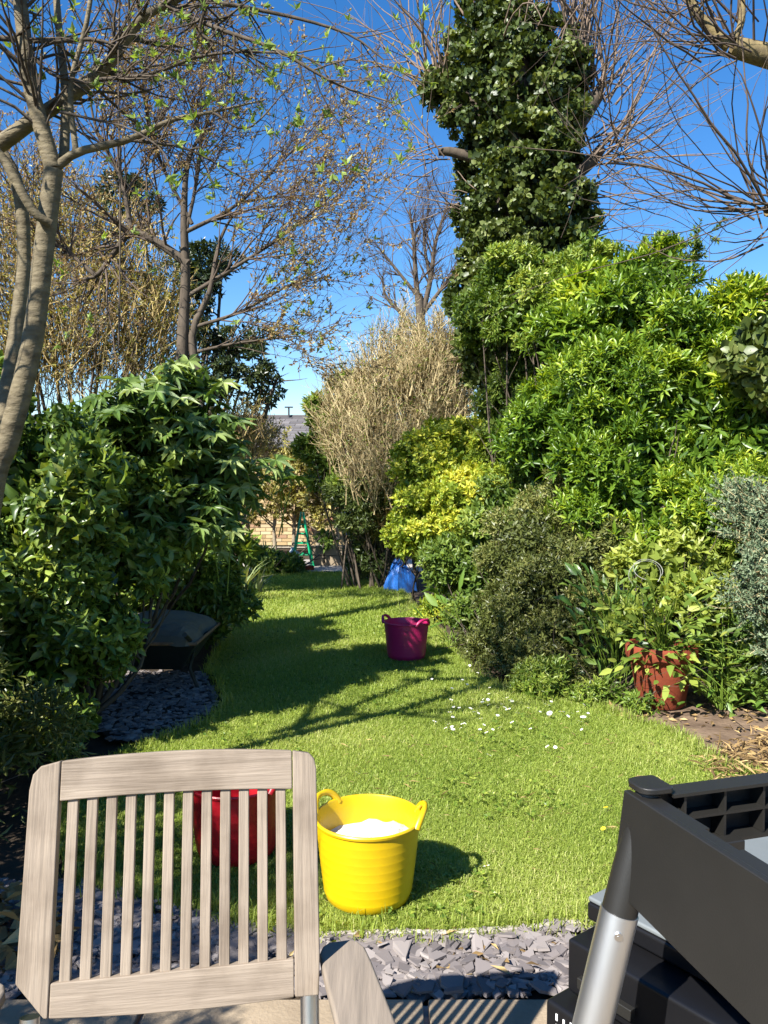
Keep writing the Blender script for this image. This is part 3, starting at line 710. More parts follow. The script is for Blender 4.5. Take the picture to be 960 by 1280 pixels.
def spiky(name, label, cat, base, n, L, w, mat, spread=0.7, group=None, up=1.0, one_by_one=True):
    root = thing(name, base, label, cat, group)
    for i in range(n):
        a = rnd(0, 6.28); t = rnd(0.1, 1.0) * spread; l = L * rnd(0.6, 1.15)
        D = np.array([math.cos(a), math.sin(a), 0]); S = np.array([-math.sin(a), math.cos(a), 0]); b = np.array(base) + D * rnd(0, 0.06)
        pts = [b + D * (l * t * u ** 1.6) + np.array([0, 0, l * (u - 0.55 * t * u ** 2.6) * up]) for u in (0, 0.35, 0.7, 1.0)]
        ws = (w * 0.6, w, w * 0.8, 0.002)
        V = []
        for p, ww in zip(pts, ws): V += [p - S * ww / 2, p + S * ww / 2]
        build('leaf', V, None, [(0, 1, 3, 2), (2, 3, 5, 4), (4, 5, 7, 6)], M[mat], root, rv=np.full(8, RNG.random()), smooth=True)
    return root
spiky('strappy_plant', 'clump of grey-green sword-shaped leaves at the left lawn edge', 'plant', gnd(300, 752), 40, 0.62, 0.028, 'strap', 0.75)
spiky('pale_grass_plant', 'pale arching dry strap leaves drooping onto the far left lawn edge', 'plant', gnd(322, 742), 22, 0.40, 0.022, 'strap', 1.1)
spiky('green_strap_plant', 'green strap-leaved clump behind the terracotta tray', 'plant', at(335, 708, 13.0) * [1, 1, 0], 26, 0.5, 0.03, 'strap', 0.8)

# euphorbia, left foreground
eu = gnd(78, 985); eu_r = thing('euphorbia', eu, 'small lime-green flower heads on stems just behind the chair top', 'plant')
hd, sv = [], []
for i in range(9):
    top = at(75 + rnd(-22, 22), 905 + rnd(-18, 30), eu[1] + rnd(-.1, .1)); sv.append(smooth_line([eu + [rnd(-.05, .05), rnd(-.05, .05), 0], (eu + top) / 2 + RNG.normal(size=3) * .02, top], 5)); hd.append(top)
V, Q, _ = join_tubes([(np.array(sv), np.full((9, 5), 0.004), 5)]); build('stems', V, None, Q, M['young'], eu_r, rv=np.full(len(V), .3), smooth=True)
hd = np.array(hd); Pq = np.repeat(hd, 10, 0) + RNG.normal(size=(90, 3)) * 0.022
B, A, Nl, LL, s = whorls(Pq, unit(np.array([[0, -.2, 1.]]) + RNG.normal(size=Pq.shape) * .3), 5, 0.026, (50, 90)); V, T, r_ = leaves_mesh(B, A, Nl, LL, RNG.random(len(B)), w=.8)
build('flower_heads', V, T, mat=M['lime'], parent=eu_r, rv=r_, kind='stuff')
Pq = np.array(sv).reshape(-1, 3)[RNG.integers(0, 45, 120)]; B, A, Nl, LL, s = whorls(Pq, unit(np.array([[0, 0, 1.]]) + np.zeros_like(Pq)), 4, 0.05, (60, 100)); V, T, r_ = leaves_mesh(B, A, Nl, LL, RNG.random(len(B)) * .5, w=.25)
build('foliage', V, T, mat=M['midgreen'], parent=eu_r, rv=r_, kind='stuff')

# centre and right
shrub('laurel', 'upright green laurel in front of the grey tiled roof', 'shrub', [LB(408, 525, 11, .32, .35, .42), LB(418, 575, 10.9, .42, .4, .45), LB(425, 492, 11.1, .2, .2, .25), LB(390, 560, 11, .2, .25, .3), LB(445, 610, 10.8, .4, .4, .3)],
      gnd(440, 735), 1500, 6, 0.11, 0.36, 'laurel', up=0.3, seed=21)
shrub('dark_evergreen', 'low dark evergreen and twigs under the tan feathery shrub', 'shrub', [LB(470, 640, 10.3, .5, .4, .35), LB(497, 652, 10.4, .35, .35, .36), LB(455, 670, 10.6, .25, .25, .3), LB(462, 700, 10.9, .3, .3, .3), LB(462, 690, 10.6, .28, .3, .3), LB(450, 612, 10.3, .38, .3, .3), LB(492, 612, 10.1, .38, .3, .3)],
      gnd(480, 735), 2000, 6, 0.065, 0.36, 'ivy', up=0.1, seed=22)
shrub('golden_shrub', 'bright golden-yellow variegated shrub in the middle right of the lawn', 'shrub',
      [LB(555, 605, 8.2, .5, .45, .58), LB(535, 655, 8.0, .42, .4, .45), LB(585, 565, 8.4, .42, .4, .38), LB(590, 640, 7.8, .45, .4, .45), LB(520, 590, 8.3, .25, .3, .4), LB(552, 545, 8.5, .25, .25, .2)],
      gnd(560, 770), 4200, 6, 0.055, 0.55, 'golden', up=0.35, bump=0.18, seed=23, interior=0.5, depth=.22)
shrub('green_border_shrub', 'leafy mid-green shrub below the golden shrub, behind the magenta tub', 'shrub',
      [LB(590, 710, 7.4, .45, .4, .45), LB(575, 720, 7.8, .3, .35, .35), LB(610, 760, 6.9, .4, .35, .35), LB(640, 650, 7.3, .4, .4, .45), LB(560, 690, 8.3, .2, .25, .35)],
      gnd(600, 815), 2600, 6, 0.055, 0.42, 'midgreen', up=0.3, seed=24)
shrub('small_leaved_shrub', 'mid-green small-leaved shrub between the ivy and the golden shrub', 'shrub',
      [LB(648, 515, 8.6, .45, .45, .5), LB(650, 560, 8.0, .45, .45, .5), LB(622, 505, 8.9, .28, .35, .35), LB(680, 600, 7.6, .4, .4, .5), LB(640, 470, 8.8, .35, .35, .3)],
      gnd(640, 790), 3400, 6, 0.055, 0.36, 'midgreen', up=0.35, seed=25)
shrub('ivy_foot_shrub', 'yellow-green shrub scrambling up in front of the ivy-clad trunk', 'shrub',
      [LB(640, 345, 8.2, .5, .35, .3), LB(715, 345, 8.2, .5, .35, .3), LB(610, 385, 8.3, .4, .35, .3), LB(680, 400, 8.0, .55, .4, .45), LB(740, 310, 8.3, .25, .25, .2), LB(600, 420, 8.6, .3, .3, .25)],
      gnd(680, 780), 3000, 6, 0.06, 0.4, 'privet', up=0.35, bump=.22, seed=26, depth=.35)
BIG0 = [LB(800, 395, 7.2, .62, .6, .5), LB(735, 430, 7.3, .5, .5, .5), LB(872, 425, 7.1, .52, .55, .45), LB(770, 500, 6.8, .62, .55, .5), LB(870, 520, 6.6, .6, .55, .5), LB(945, 495, 6.8, .55, .6, .48),
       LB(700, 530, 7.2, .45, .45, .45), LB(800, 600, 6.4, .5, .45, .45), LB(900, 610, 6.2, .5, .45, .45), LB(745, 590, 6.7, .35, .4, .4), LB(820, 350, 7.4, .35, .35, .28), LB(1030, 540, 6.6, .6, .6, .8),
       LB(1010, 450, 7.2, .5, .6, .45), LB(850, 660, 6.2, .5, .4, .4), LB(750, 660, 6.6, .35, .35, .4), LB(760, 365, 7.4, .3, .35, .25), LB(965, 575, 6.1, .45, .4, .42), LB(965, 660, 5.8, .4, .35, .4), LB(910, 680, 5.9, .35, .3, .35)]
BIG = [(c, tuple(1.16 * q for q in r)) for c, r in BIG0]
shrub('bright_shrub', 'huge bright green shrub with whorled narrow leaves on the right', 'shrub', BIG, gnd(840, 835), 10500, 9, 0.084, 0.28, 'bright', kind=8, cr=.26, spread=(15, 85), up=0.7, bump=0.2, seed=27, depth=.3,
      parts=300, part_mat='bright_one', stem=.03, jit=.3, stemlen=.06, droop=.2)
# upright feathery tips on top of it
tp = thing('conifer_tips', gnd(830, 790) * [1, 1, 0] + [0, 0.8, 0], 'loose feathery tip standing above the bright shrub against the sky', 'shrub')
tb = at(810, 360, 8.0)
tg = [line([tb, at(825, 325, 8), at(840, 305, 8)], .012, .004), line([tb, at(850, 330, 8), at(885, 293, 8)], .012, .003), line([tb, at(795, 330, 8), at(800, 308, 8)], .01, .003), line([tb, at(860, 345, 8), at(925, 312, 8)], .007, .002),
      line([tp.location, (tb + np.array(tp.location)) / 2, tb], .03, .012)]
P1 = np.concatenate([g[0] for g in tg[:3]]); R1 = np.concatenate([g[1] for g in tg[:3]])
P2, R2 = grow(P1, R1, 40, (.1, .3), (30, 70), .2, .1, 5)
V, Q, _ = join_tubes([(g[0], g[1], 5) for g in tg] + [(P2, R2, 3)]); build('branches', V, None, Q, M['bark_dark'], tp, smooth=True)
Pq, Dq = along(np.concatenate([P2]), 520); B, A, Nl, LL, s = whorls(Pq, Dq, 3, .05, (25, 60)); V, T, r_ = leaves_mesh(B, A, Nl, LL, RNG.random(len(B)), w=.3, kind=4); build('foliage', V, T, mat=M['privet'], parent=tp, rv=r_, kind='stuff')
shrub('ivy_mound', 'dark round-leaved ivy at the right edge below the red roof', 'ivy', [LB(940, 440, 5.9, .22, .2, .3), LB(985, 450, 5.9, .3, .25, .4), LB(960, 425, 6.1, .12, .2, .1)], (4.1, 7.4, 0), 700, 4, 0.075, 0.85, 'ivy', kind=8, up=0.0, seed=28, spread=(50, 100))
shrub('sprawling_shrub', 'olive fine-leaved shrub beside the lawn between golden shrub and terracotta pot', 'shrub',
      [LB(660, 690, 6.4, .38, .36, .5), LB(640, 770, 6.2, .36, .34, .42), LB(700, 740, 6.1, .42, .36, .5), LB(680, 815, 5.9, .42, .3, .3), LB(735, 790, 5.8, .35, .3, .4), LB(625, 820, 6.1, .25, .22, .2), LB(690, 640, 6.7, .3, .3, .35), LB(745, 700, 6.3, .25, .3, .4), LB(650, 848, 5.75, .34, .22, .2), LB(715, 852, 5.55, .38, .22, .2), LB(600, 800, 6.4, .3, .22, .22)],
      gnd(690, 835), 6200, 7, 0.036, 0.42, 'olive', up=0.3, bump=0.2, seed=29, kind=4, depth=.4, jit=.5)
# low ground planting along the lawn
shrub('low_border_plant', 'low yellow-green mat of foliage at the lawn edge left of the terracotta pot', 'plant', [LB(760, 868, 5.1, .3, .2, .1), LB(700, 855, 5.35, .25, .2, .12), LB(810, 880, 4.85, .16, .14, .07)], gnd(755, 880), 1100, 6, 0.04, .3, 'privet', up=.5, seed=31, interior=.2, zmin=0.0, stem=.003)
shrub('golden_cushion', 'small golden-yellow cushion plant beside the blue tarpaulin', 'plant', [((gnd(532, 772) + [.05, 0, .08])[:3], (.13, .13, .11))], gnd(523, 772), 260, 6, .04, .5, 'golden', up=.5, seed=32, interior=.3, stem=.003)
shrub('leafy_weeds', 'mixed low green leaves around the small path at the far end', 'plant', [LB(352, 706, 12.2, .3, .25, .16), LB(330, 700, 12.4, .25, .25, .2), LB(405, 672, 13.2, .22, .2, .16)], gnd(350, 716), 420, 6, .09, .4, 'midgreen', up=.4, seed=33, interior=.3)
shrub('dry_border_twigs', 'dark leafy shade shrub beside the blue tarpaulin', 'shrub', [LB(545, 690, 9.3, .3, .3, .35)], gnd(520, 752), 700, 6, .05, .4, 'oak', up=.3, seed=34)

# wall climber at the far end
wl_r = thing('wall_climber', (-2.0, 15.5, 0), 'sparse yellowish climbing shrub in front of the brick outbuilding', 'shrub')
wt = [line([(x, 15.5, 0), (x + rnd(-.1, .1), 15.5, .7), (x + rnd(-.4, .4), 15.4, 1.6)], .045, .015) for x in (-2.6, -2.1, -1.75, -1.3, -0.9)]
Pw = np.concatenate([g[0] for g in wt]); Rw = np.concatenate([g[1] for g in wt])
P2, R2 = grow(Pw, Rw, 130, (.3, .9), (30, 75), .2, .12, 6, (.25, 1)); P3, R3 = grow(P2, R2, 700, (.1, .35), (30, 70), .2, .12, 4)
V, Q, _ = join_tubes([(Pw, Rw, 6), (P2, R2, 4), (P3, R3, 3)]); build('branches', V, None, Q, M['bark_pale'], wl_r, smooth=True)
Pq, Dq = along(P3, 3600); B, A, Nl, LL, s = whorls(Pq, Dq, 3, .085, (30, 80)); V, T, r_ = leaves_mesh(B, A, Nl, LL, RNG.random(len(B)), w=.5, kind=4); build('foliage', V, T, mat=M['wallshrub'], parent=wl_r, rv=r_, kind='stuff')

# ------------------------------------------------------------------ twiggy shrubs
def broom(name, label, cat, vols, base, n, L, mat, thick=0.004, leaf=None, nleaf=0, leafL=.03, group=None, focus=None, jit=.25, main=14, up=0.0, bend=.14, side=0):
    root = thing(name, base, label, cat, group); base = np.array(base)
    fo = np.array(focus) if focus is not None else base
    C = np.array([v[0] for v in vols]); R = np.array([v[1] for v in vols]); w = R.prod(1); w /= w.sum()
    li = RNG.choice(len(vols), n, p=w); P0 = C[li] + R[li] * unit(RNG.normal(size=(n, 3))) * (RNG.random(n) ** 0.4)[:, None]
    D = unit(unit(P0 - fo) + RNG.normal(size=(n, 3)) * jit + [0, 0, up]); Ln = L * rnd(.5, 1.3, n); st = (Ln / 4)[:, None]
    pts = [P0 - D * Ln[:, None] * .5]
    for q in range(4):
        D = unit(D + RNG.normal(size=D.shape) * bend + [0, 0, .03]); pts.append(pts[-1] + D * st)
    P = np.stack(pts, 1); Rr = thick * rnd(.6, 1.3, n)[:, None] * np.array([1.3, 1.1, .9, .7, .35])[None]
    ok = P[:, :, 2].min(1) > 0.02; P, Rr = P[ok], Rr[ok]
    gr = [(P, Rr, 3)]
    if side:
        P2, R2 = grow(P, Rr, side, (.1, .32), (18, 55), .15, .1, 5, (.1, 1), .75, minr=thick * .55); P3, R3 = grow(P2, R2, int(side * .8), (.05, .16), (20, 60), .1, .1, 3, minr=thick * .5)
        gr += [(P2, R2, 3), (P3, R3, 3)]; P = P2
    V, Q, rv = join_tubes(gr); build('twigs', V, None, Q, M[mat], root, rv=rv, kind='stuff')
    Pm = np.array([smooth_line([base + RNG.normal(size=3) * [.12, .12, 0], (base + P0[i]) / 2 + RNG.normal(size=3) * .1, P0[i]], 7) for i in RNG.integers(0, n, main)])
    V, Q, _ = join_tubes([(Pm, np.repeat(np.linspace(.03, .008, 7)[None], main, 0), 6)]); build('branches', V, None, Q, M['bark_dark'], root, smooth=True)
    if leaf:
        Pq, Dq = along(P, nleaf, (.3, 1)); B, A, Nl, LL, s = whorls(Pq, Dq, 2, leafL, (25, 70)); V, T, r_ = leaves_mesh(B, A, Nl, LL, RNG.random(len(B)), w=.4, kind=4)
        build('foliage', V, T, mat=M[leaf], parent=root, rv=r_, kind='stuff')
    return root
broom('feathery_shrub', 'tall tan feathery shrub of fine bare twigs in the centre', 'shrub',
      [LB(505, 500, 10.6, .85, .6, .72), LB(545, 455, 10.8, .55, .5, .55), LB(450, 540, 10.4, .55, .5, .55), LB(540, 560, 10.2, .5, .45, .5), LB(480, 585, 10.1, .55, .45, .4), LB(580, 440, 11, .4, .4, .45), LB(560, 510, 10.8, .45, .4, .5), LB(500, 425, 10.9, .35, .3, .3), LB(430, 500, 10.8, .3, .3, .3)],
      gnd(500, 735), 1500, .55, 'twig_tan', .0066, 'privet', 6000, .036, focus=at(500, 760, 10.5), jit=.35, up=.45, bend=.12, side=13000)
broom('grey_twig_shrub', 'low grey-brown heap of dry twigs at the far end of the lawn', 'shrub', [LB(468, 690, 11.4, .4, .3, .3), LB(462, 670, 11.6, .25, .25, .35), LB(485, 640, 10.4, .5, .35, .35), LB(520, 650, 10.0, .35, .3, .35)], gnd(452, 722), 2400, .45, 'twig_brown', .0045)
broom('tan_hedge', 'tall mass of tan and yellowish twigs behind the left tree trunks', 'hedge',
      [LB(60, 390, 8.6, 1.0, .6, .6), LB(150, 400, 8.8, .7, .6, .55), LB(-40, 330, 8.6, .9, .6, .8), LB(210, 420, 9.0, .4, .5, .4), LB(90, 310, 8.8, .8, .6, .6), LB(30, 250, 8.8, .8, .6, .5), LB(150, 320, 9.0, .6, .5, .6), LB(205, 370, 9.2, .4, .5, .4), LB(100, 450, 8.7, .8, .6, .45), LB(185, 450, 8.9, .5, .5, .4), LB(10, 440, 8.7, .7, .6, .5)],
      (-3.3, 8.8, 0), 4200, .5, 'twig_brown', .004, 'wallshrub', 9000, .05, focus=at(90, 700, 8.8), jit=.45)
broom('dry_conifer', 'brownish feathery conifer branches mingling behind the fatsia', 'conifer', [LB(255, 560, 9.2, .4, .35, .45), LB(300, 540, 9.6, .35, .3, .4), LB(320, 545, 12.5, .45, .4, .3)], (-2.1, 9.4, 0), 1600, .35, 'twig_brown', .004, 'wallshrub', 1600, .05, jit=.5)

broom('juniper', 'grey-green feathery juniper plumes at the right edge', 'juniper',
      [LB(965, 650, 4.9, .28, .28, .2), LB(985, 720, 4.6, .28, .28, .22), LB(930, 622, 5.1, .16, .2, .1), LB(945, 750, 4.6, .16, .2, .12), LB(990, 800, 4.5, .2, .2, .16)],
      gnd(1040, 880), 900, .26, 'twig_tan', .003, 'juniper', 15000, .026, focus=at(1080, 760, 4.9), jit=.35)

# ------------------------------------------------------------------ trees
def tree_parts(root, limbs, twigs, bark, twigmat, sides=10):
    """first limb is the trunk; every limb a mesh of its own"""
    for i, (P, R) in enumerate(limbs):
        V, Q, _ = join_tubes([(P, R, sides)]); build('trunk' if i == 0 else 'limb', V, None, Q, M[bark], root, smooth=True)
    if twigs:
        V, Q, rv = join_tubes(twigs); build('twigs', V, None, Q, M[twigmat], root, rv=rv, smooth=True, kind='stuff')
def cat_lines(ls, n=12):
    return np.concatenate([l[0] for l in ls]), np.concatenate([l[1] for l in ls])

# near left tree
YT = 3.2
tb = np.array([-1.78, 3.25, -0.05])
lt = thing('smooth_barked_tree', tb, 'smooth-barked young tree with two leaning trunks at the left edge', 'tree')
A_ = lambda x, y, Y=YT: at(x, y, Y)
trunk1 = line([tb, A_(-14, 640), A_(12, 545), A_(40, 430), A_(55, 310), A_(67, 212)], .046, .036, 26)
trunk2 = line([A_(-4, 575, 3.25), A_(10, 480, 3.35), A_(22, 400, 3.45), A_(30, 320, 3.5), A_(24, 240, 3.5), A_(2, 190, 3.5), A_(-30, 150, 3.5)], .031, .025, 22)
lim_up = line([A_(67, 212), A_(52, 160), A_(38, 105), A_(30, 45), A_(22, -30), A_(10, -140)], .034, .024, 16)
lim_dia = line([A_(-60, 215, 3.4), A_(0, 180, 3.35), A_(45, 148, 3.3), A_(95, 115, 3.3), A_(140, 75, 3.3), A_(175, 25, 3.3), A_(215, 2, 3.3), A_(300, -40, 3.3)], .036, .012, 20)
lim_r = line([A_(67, 212), A_(98, 190), A_(160, 175), A_(215, 150), A_(265, 140), A_(330, 125)], .019, .003, 14)
lim_cross = line([A_(-30, 170, 3.1), A_(5, 200, 3.1), A_(40, 262, 3.12), A_(64, 280, 3.15)], .02, .016, 10)
lim_v = line([A_(80, 200, 3.25), A_(82, 120, 3.3), A_(74, 40, 3.35), A_(66, -60, 3.4)], .02, .012, 10)
lim_v2 = line([A_(95, 190, 3.2), A_(88, 110, 3.2), A_(108, 30, 3.2), A_(118, -40, 3.2)], .012, .008, 10)
arch = [line([A_(205, 5, 3.3), A_(270, 35, 3.2), A_(345, 62, 3.1), A_(420, 105, 3.1), A_(490, 128, 3.0)], .011, .003), line([A_(230, -5), A_(310, 10), A_(380, 25), A_(440, 45), A_(480, 75)], .010, .003),
        line([A_(120, 100), A_(190, 92), A_(250, 70), A_(330, 65), A_(400, 80), A_(425, 145)], .009, .002), line([A_(0, 48), A_(60, 52), A_(120, 50), A_(160, 66), A_(185, 95)], .012, .003),
        line([A_(40, 70), A_(70, 95), A_(130, 105), A_(200, 95)], .008, .002), line([A_(265, 140), A_(310, 160), A_(360, 110)], .006, .002), line([A_(160, 175), A_(230, 185), A_(290, 215), A_(340, 240)], .007, .002),
        line([A_(265, -10), A_(250, 40), A_(290, 60), A_(340, 85)], .009, .002), line([A_(75, 140, 3.1), A_(120, 150, 3.1), A_(160, 160, 3.05), A_(200, 185, 3.0), A_(215, 215, 3.0)], .006, .002),
        line([A_(150, -20), A_(148, 90), A_(150, 200), A_(150, 330), A_(148, 440)], .004, .003), line([A_(240, -30), A_(280, 12), A_(300, 60)], .006, .002)]
upl = [line([A_(22, -30), (-1.9, 2.9, 3.9), (-2.2, 2.5, 4.5), (-2.4, 2.2, 5.3)], .03, .008), line([A_(24, -10), (-1.75, 2.6, 3.7), (-2.2, 2.0, 4.1), (-2.9, 1.5, 4.6)], .028, .006), line([(-1.9, 2.9, 3.9), (-1.6, 2.8, 4.4), (-1.3, 2.6, 5.2)], .024, .005),
       line([A_(-4, 172, 3.5), (-2.2, 3.3, 3.2), (-2.7, 2.8, 3.6), (-3.2, 2.3, 4.0)], .03, .006), line([(-2.2, 2.0, 4.1), (-2.0, 1.6, 4.6), (-2.1, 1.4, 5.2)], .018, .004), line([(-2.2, 3.3, 3.2), (-2.5, 3.6, 3.9), (-2.6, 3.8, 4.7)], .02, .004),
       line([(-1.66, 3.2, 1.5), (-2.0, 2.85, 2.3), (-2.25, 2.5, 2.9), (-2.7, 1.9, 3.4)], .034, .01), line([(-2.0, 2.85, 2.3), (-1.95, 2.5, 2.8), (-2.0, 2.0, 3.3), (-2.15, 1.6, 3.7)], .026, .007), line([(-2.25, 2.5, 2.9), (-2.7, 2.6, 3.1), (-3.1, 2.7, 3.4)], .022, .006),
       line([(-1.7, 3.2, 1.7), (-2.1, 3.4, 2.4), (-2.5, 3.2, 3.0), (-2.9, 3.0, 3.3)], .026, .007), line([(-1.95, 2.5, 2.8), (-1.7, 2.3, 3.2), (-1.6, 2.0, 3.7)], .018, .005)]
Pu, Ru = cat_lines(upl)
Pu2, Ru2 = grow(Pu, Ru, 120, (.3, .9), (25, 65), .15, .12, 6, (.15, 1), .6, rmax=.009); Pu3, Ru3 = grow(Pu2, Ru2, 420, (.1, .4), (25, 65), .1, .12, 5)
Pa, Ra = cat_lines(arch[:9])
P2, R2 = grow(Pa, Ra, 130, (.12, .45), (25, 70), .05, .12, 6, (.05, 1), .6, bias=(.15, 0, 0)); P3, R3 = grow(P2, R2, 240, (.05, .18), (25, 70), .05, .1, 4)
P4, R4 = grow(*cat_lines([lim_up[0:2] and (lim_up[0][:, :12], lim_up[1][:, :12]), (lim_v[0].repeat(1, 0)[:, :10].repeat(1, 0), lim_v[1])][:1]), 34, (.2, .7), (30, 75), .2, .12, 6, rmax=.007)
P5, R5 = grow(lim_dia[0], lim_dia[1], 48, (.2, .6), (30, 80), .2, .12, 6, (.3, 1), rmax=.007)
P6, R6 = grow(np.concatenate([P4, P5]), np.concatenate([R4, R5]), 170, (.08, .3), (25, 70), .05, .12, 5)
tree_parts(lt, [trunk1, trunk2, lim_up, lim_dia, lim_r, lim_cross, lim_v, lim_v2] + upl, [(p, r, 5) for p, r in arch] + [(Pu2, Ru2, 4), (Pu3, Ru3, 3), (P2, R2, 4), (P3, R3, 3), (P4, R4, 4), (P5, R5, 4), (P6, R6, 3)], 'bark_smooth', 'bark_dark', 16)
Pq = np.concatenate([P2[:, -1], P3[:, -1], P6[:, -1], Pu3[:, -1], Pu2[:, -1], along(P2, 90, (.4, 1))[0], along(P5, 30, (.5, 1))[0]])
Dq = unit(RNG.normal(size=Pq.shape) * .5 + [.1, 0, .5]); keep = RNG.random(len(Pq)) < .6; Pq, Dq = Pq[keep], Dq[keep]
B, A, Nl, LL, s = whorls(Pq, Dq, 5, .028, (15, 65)); V, T, r_ = leaves_mesh(B, A, Nl, LL * np.repeat(rnd(.5, 1.4, len(Pq)), 5), RNG.random(len(B)), w=.42); build('young_leaves', V, T, mat=M['young'], parent=lt, rv=r_, kind='stuff')

# budding tree behind
Yb = 7.0; bt_b = np.array([at(235, 470, Yb)[0], Yb, -.05])
bt = thing('budding_tree', bt_b, 'tree with rusty buds on bare twigs spreading over the left of the sky', 'tree')
b_ = lambda x, y, Y=Yb: at(x, y, Y)
bl = [line([bt_b, b_(232, 560), b_(228, 440), b_(232, 350), b_(230, 268), b_(236, 200), b_(262, 150)], .075, .008, 22), line([bt_b + [.1, .1, .3], b_(250, 500), b_(240, 420), b_(262, 365), b_(275, 300), b_(300, 255)], .05, .006, 16),
      line([b_(235, 330), b_(200, 305), b_(165, 290), b_(140, 320), b_(120, 345), b_(95, 350)], .042, .012), line([b_(230, 300), b_(245, 230), b_(250, 170), b_(230, 110), b_(215, 60)], .018, .005),
      line([b_(232, 290), b_(290, 260), b_(340, 215), b_(400, 150)], .02, .005), line([b_(235, 370), b_(300, 330), b_(360, 290), b_(425, 235)], .02, .005), line([b_(240, 410), b_(300, 390), b_(355, 360), b_(410, 335)], .018, .005),
      line([b_(165, 290), b_(150, 220), b_(120, 160), b_(110, 100)], .024, .006), line([b_(120, 345), b_(60, 290), b_(10, 230)], .022, .006), line([b_(240, 280), b_(200, 200), b_(180, 120), b_(185, 70)], .018, .005),
      line([b_(245, 440), b_(290, 430), b_(330, 425), b_(375, 420)], .015, .004)]
P1, R1 = cat_lines([(smooth_line(l[0][0], 12)[None], np.interp(np.linspace(0, 1, 12), np.linspace(0, 1, len(l[1][0])), l[1][0])[None]) for l in bl[2:]])
P2, R2 = grow(P1, R1, 270, (.35, 1.05), (25, 60), .12, .1, 7, (.15, 1), .5, rmax=.014, bias=(.3, -.1, .05)); P3, R3 = grow(P2, R2, 1300, (.2, .55), (20, 55), .12, .09, 6, (.15, 1), .7, bias=(.25, 0, .05)); P4, R4 = grow(P3, R3, 3300, (.07, .25), (25, 60), .12, .08, 4, minr=.003)
tree_parts(bt, bl, [(P2, R2, 4), (P3, R3, 3), (P4, R4, 3)], 'bark_dark', 'twig_dark', 10)
Pq, Dq = along(np.concatenate([P3[:, :4], P4]), 15000, (.1, 1)); B, A, Nl, LL, s = whorls(Pq, Dq, 2, .03, (15, 65)); V, T, r_ = leaves_mesh(B, A, Nl, LL, RNG.random(len(B)), w=.5, kind=4); build('buds', V, T, mat=M['bud'], parent=bt, rv=r_, kind='stuff')
Pq, Dq = along(P3, 260, (.5, 1)); Pq = Pq[(Pq[:, 2] < 3.6)]; B, A, Nl, LL, s = whorls(Pq, unit(RNG.normal(size=Pq.shape) + [0, 0, .7]), 6, .06, (20, 70)); V, T, r_ = leaves_mesh(B, A, Nl, LL, RNG.random(len(B)), w=.4); build('young_leaves', V, T, mat=M['young'], parent=bt, rv=r_, kind='stuff')

# dark evergreen oak further back
ok_l = [LB(300, 465, 11.5, .55, .5, .45), LB(335, 480, 11.5, .35, .35, .35), LB(265, 440, 11.5, .5, .5, .5), LB(350, 470, 11.4, .14, .15, .18), LB(300, 420, 11.7, .35, .4, .3), LB(220, 370, 11.8, .6, .5, .6), LB(160, 250, 12, .5, .5, .4), LB(260, 330, 12, .5, .5, .4)]
shrub('evergreen_oak', 'dark evergreen tree whose crown hangs beside the blue sky gap', 'tree', ok_l, (-2.9, 11.6, 0), 1500, 6, .085, .42, 'oak', up=.1, depth=.75, bump=.25, interior=.1, seed=41, stem=.05, jit=.6)

# distant bare tree
dt_b = np.array([at(540, 420, 26)[0], 26, -.05]); dt = thing('bare_tree', dt_b, 'leafless tree in the distance above the feathery shrub', 'tree'); d_ = lambda x, y: at(x, y, 26)
dl = [line([dt_b, d_(527, 520), d_(527, 430), d_(524, 370)], .22, .13), line([d_(526, 410), d_(520, 350), d_(517, 300), d_(512, 262)], .11, .03), line([d_(526, 400), d_(538, 350), d_(545, 300), d_(560, 255)], .1, .03),
      line([d_(526, 420), d_(500, 390), d_(482, 370), d_(478, 345)], .08, .03), line([d_(522, 370), d_(490, 330), d_(470, 305)], .06, .02), line([d_(530, 390), d_(560, 350), d_(590, 310)], .08, .02), line([d_(538, 350), d_(530, 300), d_(535, 262)], .06, .02)]
P1, R1 = cat_lines(dl[1:]); P2, R2 = grow(P1, R1, 110, (.5, 1.5), (20, 55), .25, .1, 6, (.25, 1), .5); P3, R3 = grow(P2, R2, 500, (.3, .9), (20, 55), .2, .1, 5, minr=.007); P4, R4 = grow(P3, R3, 1100, (.15, .5), (20, 55), .1, .1, 4, minr=.005)
tree_parts(dt, dl, [(P2, R2, 4), (P3, R3, 3), (P4, R4, 3)], 'bark_dark', 'twig_dark', 8)

# pollarded tree clad in ivy
Yi = 9.0; it_b = np.array([at(655, 500, Yi)[0], Yi, -.05]); it = thing('ivy_clad_tree', it_b, 'tall pollarded tree with its trunk wrapped in dark ivy', 'tree'); i_ = lambda x, y, Y=Yi: at(x, y, Y)
il = [line([it_b, i_(655, 480), i_(652, 300), i_(645, 150), i_(632, 60)], .38, .22, 18), line([i_(645, 200), i_(625, 110), i_(612, 50), i_(606, 5)], .2, .13, 14), line([i_(660, 240), i_(700, 180), i_(725, 150), i_(748, 118)], .15, .07, 12),
      line([i_(690, 240), i_(735, 205), i_(752, 185)], .09, .055, 8), line([i_(640, 130), i_(690, 90), i_(720, 62)], .13, .07, 10), line([i_(620, 160), i_(580, 120), i_(548, 105)], .1, .05, 10), line([i_(600, 200), i_(565, 190), i_(548, 190)], .06, .04, 8), line([i_(640, 100), i_(655, 40), i_(660, -40)], .12, .06, 10)]
